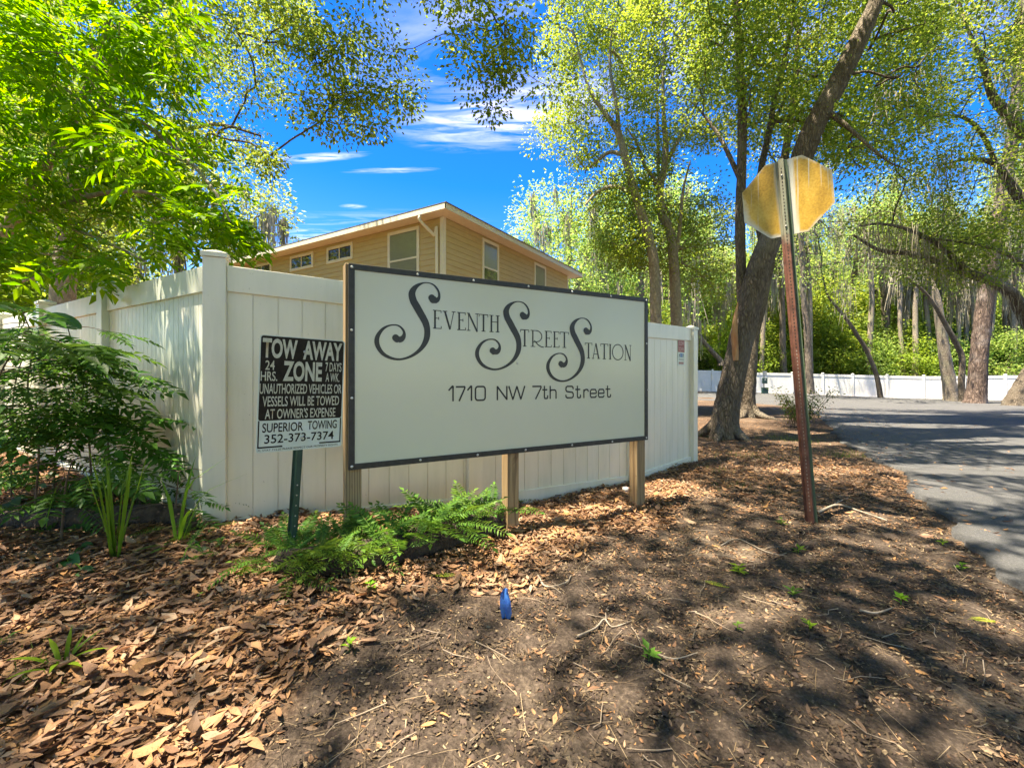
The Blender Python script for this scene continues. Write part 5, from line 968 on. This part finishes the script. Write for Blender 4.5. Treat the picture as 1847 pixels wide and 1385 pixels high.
# ------------------------------------------------------------------ plants near the fence corner
M_FERN = leaf_mat('fern_fronds', [(.045, .12, .022), (.075, .165, .026), (.115, .22, .032), (.06, .145, .026)], .36, .45); M_BLADE = leaf_mat('green_blades', [(.075, .18, .02), (.12, .25, .028), (.16, .30, .035)], .42, .4); M_LIME = leaf_mat('lime_blades', [(.13, .27, .02), (.20, .36, .03), (.10, .22, .02)], .45, .4); M_DKLEAF = leaf_mat('broad_green_leaves', [(.025, .09, .022), (.04, .13, .03), (.05, .12, .035)], .3, .35)
fprof = lambda y: .25+.85*sin(pi*min(1, max(0.0, (1.05-y)*.9+.08)))
FT = [pinnate(13, .055, .20, .45+.1*s_, 90+s_, True, .35, fprof) for s_ in range(3)]
def fern(px, py, dz, n, size, label, seed, lift=.0, wpt=None, group='ferns by the fallen log'):
    rg = np.random.default_rng(seed); c = wpt if wpt is not None else ground_px(px, py); root = thing('fern', label, 'fern', (c.x, c.y, c.z+dz), group); parts = []
    for i in range(n):
        tm = FT[i % 3]; a = rg.uniform(0, 2*pi); d = unit(np.array([cos(a), sin(a)-.25, rg.uniform(.25, 1.7)+lift])); o = np.array([rg.normal(0, .09), rg.normal(0, .06), rg.uniform(-.03, .04)]); s_ = size*.84*rg.uniform(.6, 1.2)
        parts.append(scatter(tm[0], tm[1], o[None], frames(d[None], unit(np.array([[rg.normal(0, .15), rg.normal(0, .15)-.2, 1.]]))), s_))
    np_mesh('fronds', parts, M_FERN, root); return root
M_LOG = simple('rotting_log', (.018, .012, .009), (.085, .06, .042), 16, .95, .03)
def log(name, label, pts_, rad, seed):
    rg = np.random.default_rng(seed); p = [Vector((a, c, float(gz(a, c))+rad[i]*.55)) for i, (a, c) in enumerate(pts_)]; root = thing(name, label, 'log', tuple(p[0])); T = catmull(p, 7); V, Fq = tube(T, rad, 14, rg, .07); o = np.array(root.location)
    caps = []; 
    for e in (0, len(T)-1): ring = V[e*14:(e+1)*14]; cc = ring.mean(0)[None]; caps.append((np.concatenate([ring, cc]), np.array([[i, (i+1) % 14, 14] for i in range(14)])))
    np_mesh('bark', [(V-o, Fq)], M_LOG, root, smooth=True); np_mesh('cut_end', [(v-o, f) for v, f in caps], M_LOG, root); return T
LG = log('fallen_log', 'dark rotting log under the ferns below the entrance sign', [(-1.22, 2.22), (-1.0, 2.25), (-.78, 2.39), (-.42, 2.74), (-.09, 3.18)], [.06, .085, .10, .11, .105], 3)
for i, (t_, dz, n, s_, lab) in enumerate(((.02, .0, 22, .22, 'fern at the low left end of the ferny log'), (.16, .05, 30, .24, 'fern on the log in front of the tow notice post'), (.30, .07, 30, .24, 'fern on the log just left of the first timber post'), (.43, .08, 34, .26, 'fern on the log at the foot of the first timber post'), (.55, .09, 36, .27, 'fern on the log right beside the first timber post'), (.68, .10, 40, .30, 'tall sunlit fern on the middle of the log'), (.82, .10, 34, .28, 'sunlit fern on the log left of its right end'), (.95, .09, 24, .25, 'fern at the right end of the log by the middle timber post'))):
    q = LG[int(t_*(len(LG)-1))]; fern(0, 0, dz-.03, n, s_, lab, 200+i, 0, Vector((q[0], q[1], q[2])))
def blades(name, label, px, py, specs, mat, cat='plant', wid=.011):
    """each blade: azimuth, length, lean at the foot, bend"""
    c = ground_px(px, py); root = thing(name, label, cat, tuple(c)); parts = []
    for i, (az, L, lean_, bend, w_) in enumerate(specs):
        d = np.array([cos(az), sin(az), 0]); p = np.array([d*.012*(i % 3), [0, 0, 0]]).sum(0); a = lean_; V = []; N = 9; sd_ = np.array([-d[1], d[0], 0])
        for k_ in range(N):
            t_ = k_/(N-1); ww = w_*(1-.0)*(.75+.5*t_)*(1 if t_ < .6 else max(.03, (1-t_)/.4)); V += [p-sd_*ww, p+np.array([0, 0, -1])*ww*.5*0+d*ww*.35*0-np.array([cos(a)*d[0]*-1, cos(a)*d[1]*-1, 0])*0, p+sd_*ww]; V[-2] = p - (np.array([0, 0, cos(a)*0])+d*ww*.35); a = a + bend(t_)/(N-1); p = p + (d*sin(a)+np.array([0, 0, cos(a)]))*(L/(N-1))
        parts.append((np.array(V), np.array([(3*k_+j, 3*k_+j+1, 3*k_+j+4, 3*k_+j+3) for k_ in range(N-1) for j in range(2)])))
    np_mesh('blades', parts, mat, root, smooth=True); return root
rb = random.Random(5)
blades('iris_clump', 'upright clump of long narrow green blades at the left of the leaf litter', 207, 1008, [(rb.uniform(0, 6.28) if i > 6 else (.1+.25*i if i % 2 else 2.6+.2*i), rb.uniform(.42, .62), rb.uniform(.02, .25), (lambda t, b=rb.uniform(0, .5): b*t), rb.uniform(.006, .010)) for i in range(13)], M_BLADE)
blades('strap_leaf_plant', 'plant with long bent strap leaves in front of the corner post', 322, 985, [(.1, .62, .10, lambda t: 3.2 if .42 < t < .72 else .1, .011), (.3, .55, .25, lambda t: 3.0 if .4 < t < .65 else .3, .010), (2.6, .42, .3, lambda t: 2.6 if .5 < t < .75 else .2, .010), (-.5, .50, .35, lambda t: 3.1 if .35 < t < .62 else .2, .010), (-2.2, .22, .9, lambda t: 1.0, .008), (4.6, .18, .95, lambda t: .9, .008), (1.4, .5, .05, lambda t: .3, .012)], M_BLADE)
blades('lime_rosette', 'small rosette of bright lime green blades in the left foreground litter', 108, 1197, [(a_, L_b, le_, (lambda t, b=b_: b), .0085) for a_, L_b, le_, b_ in ((.2, .17, .75, .9), (.9, .15, .5, .7), (1.7, .13, .1, .2), (2.6, .16, .6, 1.0), (3.3, .17, .8, .9), (4.2, .12, .7, 1.0), (5.3, .13, .6, 1.1), (5.9, .15, .8, .9), (1.2, .10, .3, .4))], M_LIME)
blades('weed', 'thin weed with a pale arching stem left of the iris clump', 82, 960, [(.3, .34, .05, lambda t: .3, .005), (2.8, .16, .5, lambda t: 1.5, .007), (.5, .16, .7, lambda t: 1.2, .007), (4, .14, .6, lambda t: 1.2, .007), (1.6, .15, .4, lambda t: .9, .006)], M_BLADE)
def broad(name, label, leaves, seed):
    """heart shaped leaves on short stalks: (px, py, size)"""
    rg = np.random.default_rng(seed); c = ground_px(leaves[0][0], leaves[0][1]+14); root = thing(name, label, 'plant', tuple(c)); lv, st_ = [], []
    half = [(0, -.18), (.2, -.3), (.4, -.16), (.45, .1), (.36, .4), (.2, .7), (0, 1.0)]
    for px, py, s_ in leaves:
        g0 = ground_px(px, py+14); tip = np.array(g0)-np.array(c)+np.array([0, 0, s_*.35]); V = [(0, -.05, -.06)]; 
        ring = half + [(-a, b_) for a, b_ in half[-2:0:-1]]; V += [(a, b_, .16*abs(a)-.15*max(0, b_)**2) for a, b_ in ring]; n_ = len(ring); Fq = [(0, 1+i, 1+(i+1) % n_) for i in range(n_)]
        V[0] = (0, .25, -.02); a = rg.uniform(-.8, .8)+.2; d = unit(np.array([[cos(a), sin(a)*.6-.3, -.15]])); lv.append(scatter(np.array(V), np.array(Fq), tip[None], frames(d, unit(np.array([[rg.normal(0, .2), -.55, 1.]]))), s_)); st_.append(tube(catmull([(0, 0, -.01), tuple(tip*.5+np.array([0, 0, .03])), tuple(tip)], 4), [.004, .003], 5))
    np_mesh('leaves', lv, M_DKLEAF, root); np_mesh('stalks', st_, M_BLADE, root, smooth=True)
broad('broad_leaf_plant', 'broad heart shaped leaf lying out from the left plants above the litter', [(135, 945, .12), (20, 905, .13)], 1); broad('broad_leaf_plant', 'group of three round green leaves low in the litter left of the iris clump', [(122, 1012, .10), (150, 1028, .07), (150, 980, .075)], 2)
broad('broad_leaf_plant', 'broad leaved plant in the shade between the left log and the fence', [(300, 905, .08), (280, 880, .09), (250, 900, .1), (262, 860, .07), (310, 880, .07)], 6)
broad('broad_leaf_plant', 'dense broad leaved plant at the left edge under the saplings', [(15, 870, .11), (40, 850, .12), (70, 870, .10), (30, 895, .10), (90, 850, .09), (5, 840, .1)], 12)
broad('broad_leaf_plant', 'broad leaved plant below the tall thin sapling', [(130, 870, .09), (160, 855, .10), (185, 875, .09), (150, 890, .08), (110, 880, .09), (205, 855, .08)], 13)
broad('broad_leaf_plant', 'round leaved plant in front of the corner post base', [(345, 975, .06), (365, 985, .055), (385, 970, .05), (355, 955, .06), (330, 1000, .05)], 14)
ST = [pinnate(7, .085, .30, .22, 40+s_) for s_ in range(3)]
M_SAP = leaf_mat('sapling_leaves', [(.032, .10, .018), (.05, .14, .022), (.075, .175, .028), (.04, .115, .02)], .42, .4)
def sapling(base, label, stem, leaves, seed, extra=None):
    rg = np.random.default_rng(seed); c = Vector(base); root = thing('sapling', label, 'plant', tuple(c), 'saplings along the left fence'); T = catmull([Vector(q) for q in stem], 5); o = np.array(c); lv, tw_ = [], [tube(T-o, [.0065, .005, .003], 6)]
    for (t_, az, L, el, tw) in leaves:
        p = T[int(t_*(len(T)-1))]; d = np.array([cos(az), sin(az), el]); d = unit(d); e = p + d*tw; tw_.append(tube(catmull([p, p+d*tw*.5+np.array([0, 0, .015]), e], 3)-o, [.003, .002], 4)); tm = ST[rg.integers(0, 3)]; lv.append(scatter(tm[0], tm[1], (e-o)[None], frames(d[None], unit(np.array([[rg.normal(0, .15), rg.normal(0, .15)-.15, 1.]]))), L))
        for s_ in (-1, 1):
            if L > .24: az2 = az + s_*.75; d2 = unit(np.array([cos(az2), sin(az2), el-.1])); tm = ST[rg.integers(0, 3)]; lv.append(scatter(tm[0], tm[1], (e-d*tw*.25-o)[None], frames(d2[None], unit(np.array([[rg.normal(0, .15), rg.normal(0, .15)-.1, 1.]]))), L*.8))
    np_mesh('stem', tw_, M_TWIG, root, smooth=True); np_mesh('foliage', lv, M_SAP, root); return root
rs2 = random.Random(9)
def rl(n, lo, hi, az0, az1, L0, L1): n = int(n*1.2); return [(lo+(hi-lo)*i/max(1, n-1), rs2.uniform(az0, az1), rs2.uniform(L0, L1)*1.15, rs2.uniform(-.2, .1), rs2.uniform(.08, .3)) for i in range(n)]
def gp(px, Y): x = (px-CX)/F*Y; return (x, Y, float(gz(x, Y)))
b_ = gp(168, 2.95); sapling(b_, 'tall thin sapling with tiers of compound leaves before the left fence panel', [b_, P(160, 790, 2.93), P(146, 730, 2.9), P(150, 690, 2.92), P(136, 640, 2.85), P(122, 590, 2.8)], rl(9, .35, 1, -1.2, .9, .22, .36) + rl(5, .3, 1, 1.8, 4.0, .22, .34), 1)
b_ = gp(60, 2.75); sapling(b_, 'leafy sapling crowding the left edge above the dark log', [b_, P(70, 800, 2.72), P(50, 700, 2.7), P(60, 620, 2.65), P(40, 560, 2.6)], rl(9, .3, 1, -1.0, 1.2, .24, .36) + rl(8, .25, 1, 1.6, 4.6, .24, .36), 2)
b_ = gp(-60, 2.6); sapling(b_, 'sapling leaning in from beyond the left edge with low branches', [b_, P(-40, 800, 2.55), P(-10, 700, 2.5), P(20, 640, 2.45), P(60, 600, 2.4)], rl(10, .3, 1, -1.0, 1.4, .24, .36) + rl(3, .6, 1, 1.6, 3.6, .2, .3), 3)
b_ = gp(205, 3.0); sapling(b_, 'short sapling with flat sprays of leaves close to the left fence panel', [b_, P(196, 830, 3.0), P(190, 780, 2.97), P(150, 742, 2.95)], rl(5, .5, 1, -.8, .6, .26, .36) + rl(3, .5, 1, 2.4, 3.8, .2, .3), 4)
b_ = gp(312, 2.75); sapling(b_, 'small sapling just in front of the corner post of the fence', [b_, P(318, 900, 2.74), P(322, 850, 2.74)], rl(5, .4, 1, -1.2, .8, .13, .2) + rl(3, .4, 1, 2, 4, .13, .19), 5)
b_ = gp(110, 2.5); sapling(b_, 'low sapling spreading over the litter before the left log', [b_, P(118, 880, 2.48), P(130, 830, 2.45)], rl(6, .4, 1, -1.4, 1.0, .18, .26) + rl(4, .4, 1, 2, 4.2, .18, .26), 6)
b_ = gp(20, 3.3); sapling(b_, 'sapling behind the others against the third left fence post', [b_, P(22, 760, 3.3), P(30, 680, 3.3), P(60, 600, 3.25)], rl(8, .3, 1, -1.3, 1.3, .24, .34) + rl(5, .3, 1, 1.8, 4.4, .24, .34), 7)
broad('broad_leaf_plant', 'plant with one big dark oval leaf hanging over the left fence panel', [(100, 560, .01)], 8) if False else None
b_ = gp(255, 3.0); sapling(b_, 'low bushy sapling between the iris clump and the fence panel', [b_, P(250, 890, 3.0), P(245, 840, 2.98)], rl(7, .3, 1, -1.2, 1.0, .18, .26) + rl(5, .3, 1, 2, 4.2, .18, .26), 15)
b_ = gp(95, 3.1); sapling(b_, 'bushy sapling in the middle of the left thicket', [b_, P(100, 830, 3.1), P(110, 770, 3.08), P(120, 720, 3.05)], rl(9, .25, 1, -1.2, 1.2, .24, .34) + rl(6, .3, 1, 2, 4.2, .24, .34), 16)
log('fallen_log', 'dark mossy log lying in shade among the plants along the left fence', [(-3.6, 2.75), (-2.9, 2.72), (-2.25, 2.78), (-1.95, 2.62)], [.06, .08, .075, .04], 7)
for i, (px, py, n, s_, lab) in enumerate(((60, 935, 18, .22, 'fern at the left edge before the dark mossy log'), (150, 915, 20, .24, 'fern before the middle of the dark mossy log'), (265, 935, 18, .22, 'fern right of the iris clump at the end of the mossy log'), (330, 970, 14, .18, 'fern under the strap leaf plant'), (215, 890, 16, .22, 'fern on the fence side of the iris clump'), (375, 1000, 10, .13, 'small fern in front of the corner post'), (20, 880, 16, .24, 'fern behind the leftmost end of the mossy log'))): fern(px, py, .02, n, s_, lab, 300+i, -.1, None, 'ferns along the left fence')
SG = [(np.array([[0, 0, 0], [.32, .45, .1], [0, 1, -.1], [-.32, .45, .1]]), np.array([[0, 1, 2, 3]]))]
for i, (px, py, n, L, lab) in enumerate(((1333, 1034, 8, .055, 'green seedling with spread leaflets in the dark soil below the sign\'s right post'), (1430, 1076, 7, .05, 'seedling on a light patch of soil in front of the stop sign'), (1625, 1092, 7, .05, 'bright seedling with pointed leaves near the lower right of the soil'), (1440, 1000, 6, .05, 'seedling just below the foot of the stop sign post'), (1735, 1030, 6, .045, 'seedling nearest the asphalt edge'), (1410, 950, 7, .05, 'seedling a hand left of the stop sign post foot'), (668, 1065, 7, .045, 'seedling in sunlit litter right of the fern log'), (1170, 1195, 8, .05, 'fern like seedling at the lower middle of the soil'), (630, 1175, 5, .035, 'tiny light green seedling in the dark soil left of the blue ribbon'), (1330, 1140, 6, .03, 'tiny seedling in dark soil between the two seedling pairs'), (1460, 1140, 6, .035, 'small round leaved seedling in the dark soil'), (10, 1165, 7, .05, 'seedling at the left edge of the litter'), (1700, 985, 6, .04, 'seedling beside the bark piece near the asphalt'))):
    c = ground_px(px, py); root = thing('seedling', lab, 'seedling', tuple(c), 'seedlings dotted over the bare soil'); rg = np.random.default_rng(400+i); a = np.arange(n)*2*pi/n+rg.normal(0, .2, n); d = unit(np.stack([np.cos(a), np.sin(a), rg.uniform(.1, .6, n)], 1)); h_ = rg.uniform(.01, .045, n)
    np_mesh('leaves', [scatter(FO[0], FO[1], np.stack([0*a, 0*a, h_], 1), frames(d, np.tile([0, 0, 1.], (n, 1))), L*rg.uniform(.7, 1.2, n))], M_FERN if i % 2 else M_LIME, root); np_mesh('stem', [tube([(0, 0, -.01), (0.002, 0, .045)], [.002, .0015], 5)], M_BLADE, root)
# shrub at the kink of the asphalt
c = ground_px(1442, 772); root = thing('roadside_shrub', 'twiggy green shrub growing at the edge of the asphalt behind the stop sign', 'shrub', tuple(c)); rg = np.random.default_rng(91)
stems, tips = [], []
for i in range(26):
    a, L = rg.uniform(0, 2*pi), rg.uniform(.5, 1.0); d = np.array([cos(a)*.55, sin(a)*.4, 1.]); o = np.array([rg.normal(0, .12), rg.normal(0, .1), -.03]); e = o + unit(d)*L; mid = o + unit(d+np.array([0, 0, .6]))*L*.5; T = catmull([o, mid, e], 4); stems.append(tube(T, [.008, .003], 5)); tips += [T[k_] for k_ in range(3, len(T))]
np_mesh('stems', stems, simple('reddish_stems', (.16, .09, .055), (.3, .2, .13), 8, .8), root, smooth=True); np_mesh('foliage', [foliage(rg, np.array(tips), 9, .065, .06, FO)], leaf_mat('shrub_leaves', [(.05, .10, .02), (.10, .16, .03), (.16, .19, .05), (.22, .16, .07)], .35), root)
# marker ribbon, sticks, bark
c = ground_px(912, 1116); root = thing('marker_ribbon', 'short blue marker ribbon on a wire stuck in the dark soil', 'marker', tuple(c)); V = []
for k_, (x_, z_, w_, y_) in enumerate(((.002, .0, .013, .01), (.004, .03, .017, .004), (0, .06, .018, -.004), (-.002, .09, .017, .0), (-.006, .12, .013, .006), (-.001, .143, .007, .012))): w_ *= 1.45; V += [(x_-w_, y_-.006, z_), (x_-w_*.2, y_+.006, z_), (x_+w_*.4, y_-.008, z_+.004), (x_+w_, y_+.004, z_-.003)]
np_mesh('ribbon', [(np.array(V), np.array([(4*i+j, 4*i+j+1, 4*i+j+5, 4*i+j+4) for i in range(5) for j in range(3)]))], simple('blue_ribbon', (.02, .10, .40), (.045, .20, .55), 30, .4), root, smooth=True); V, Fq = tube([(0, .012, -.03), (-.001, .012, .15)], [.0016, .0016], 5); np_mesh('wire', [(V, Fq)], M_GALV, root)
def stick(label, pts_, r0, seed, forks=()):
    rg = np.random.default_rng(seed); w_ = [ground_px(*q) for q in pts_]; root = thing('fallen_stick', label, 'stick', tuple(w_[0]), 'sticks on the ground'); o = np.array(root.location); T = catmull([np.array(q)+np.array([0, 0, r0*1.3+rg.uniform(0, .012)]) for q in w_], 4)-o; parts = [tube(T, np.linspace(r0, r0*.45, len(T)), 6, rg, .08)]
    for t_, (px, py) in forks: e = np.array(ground_px(px, py))-o+np.array([0, 0, .02]); parts.append(tube(catmull([T[int(t_*(len(T)-1))], (T[int(t_*(len(T)-1))]+e)/2+np.array([0, 0, .012]), e], 3), [r0*.5, r0*.25], 5))
    np_mesh('bark', parts, M_STK, root, smooth=True)
M_STK = simple('grey_stick', (.15, .12, .09), (.34, .29, .23), 20, .85, .003)
stick('long dark stick lying right of the stop sign post foot', [(1474, 930), (1510, 918), (1545, 925), (1600, 944)], .012, 1, [(.3, (1530, 905))]); stick('pale forked stick on the leaf litter left of the dark soil', [(500, 1090), (525, 1100), (540, 1118)], .008, 2, [(.5, (490, 1103))]); stick('thin curved stick on the litter near the bottom left of the soil', [(520, 1125), (540, 1160), (538, 1195)], .007, 3, [(.4, (480, 1140)), (.6, (560, 1165))]); stick('pale forked twig on the soil right of the blue ribbon', [(970, 1045), (985, 1065), (1020, 1060), (1030, 1045)], .006, 4, [(.4, (1012, 1078))]); stick('thin zigzag twig on the bare soil below the middle post', [(1040, 1150), (1075, 1135), (1090, 1120), (1105, 1132), (1140, 1122)], .005, 5, [(.6, (1092, 1112))]); stick('grey stick beside the pointed seedling at lower right', [(1550, 1105), (1580, 1108), (1612, 1100)], .007, 6); stick('thin twig curling over the soil at the bottom middle', [(1175, 1182), (1215, 1198), (1258, 1186)], .004, 7); stick('bent dry twig above the seedling pair on the light soil', [(1300, 985), (1330, 975), (1380, 995), (1420, 1005)], .004, 8)
c = ground_px(1672, 966); root = thing('bark_piece', 'reddish piece of bark lying on the litter near the asphalt', 'bark', tuple(c)); rg = np.random.default_rng(7); m = MB(); 
V = np.array([(a*.055, b_*.03, .018*(1-a*a)*(1-b_*b_)+rg.normal(0, .003)) for a in np.linspace(-1, 1, 7) for b_ in np.linspace(-1, 1, 5)]); V[:, :2] += rg.normal(0, .004, (35, 2)); np_mesh('bark', [(V, np.array([(5*i+j, 5*i+j+1, 5*i+j+6, 5*i+j+5) for i in range(6) for j in range(4)]))], simple('red_bark', (.16, .08, .05), (.3, .17, .11), 40, .85, .004), root, smooth=True)
for i, (px, py, az, lab) in enumerate(((775, 1046, .2, 'fallen green compound leaf on sunlit litter'), (1262, 1050, -.4, 'fallen yellow green compound leaf on the pale soil'), (1745, 1124, .1, 'fallen yellow compound leaf at the lower right'))):
    c = ground_px(px, py); root = thing('fallen_compound_leaf', lab, 'leaf', tuple(c)); tm = FT[i % 3]; np_mesh('leaflets', [scatter(tm[0]*np.array([1, 1, .15]), tm[1], np.array([[0, 0, .02]]), frames(np.array([[cos(az), sin(az), 0.]]), np.array([[0, 0, 1.]])), .13)], leaf_mat('yellowing_leaf', [(.16, .24, .03), (.30, .30, .04)], .3), root)

# one big oval leaf on the second sapling, a stub of white pipe at the fence foot
sap2 = [o for o in bpy.data.objects if o.get('label') == 'leafy sapling crowding the left edge above the dark log'][0]; o_ = np.array(sap2.location)
OV = [(0, 0, 0)] + [(.5*sin(a)*.42, .5-.5*cos(a), .10*abs(sin(a))-.12*(.5-.5*cos(a))**2) for a in np.linspace(.25, 2*pi-.25, 15)]
for p_, d_, u_, s_ in ((P(78, 572, 2.52), (.95, -.1, -.22), (.2, -.75, .6), .24), (P(150, 640, 2.5), (.8, -.2, -.6), (.5, -.5, .7), .17)):
    np_mesh('large_leaf', [scatter(np.array([(0, .5, -.03)]+OV[1:]), np.array([(0, 1+i, 1+(i+1) % 15) for i in range(15)]), (np.array(p_)-o_)[None], frames(unit(np.array([d_])), unit(np.array([u_]))), s_)], M_DKLEAF, sap2)
c = ground_px(1128, 889); root = thing('pipe_stub', 'short white plastic pipe stub at the foot of the fence by the right post', 'pipe', tuple(c)); np_mesh('pipe', [tube([(0, 0, -.03), (0, 0, .045)], [.024, .024], 12)], M_VINYLF, root); np_mesh('cap', [tube([(0, 0, .03), (0, 0, .052), (0, 0, .0525)], [.029, .029, .001], 12)], M_VINYLF, root)
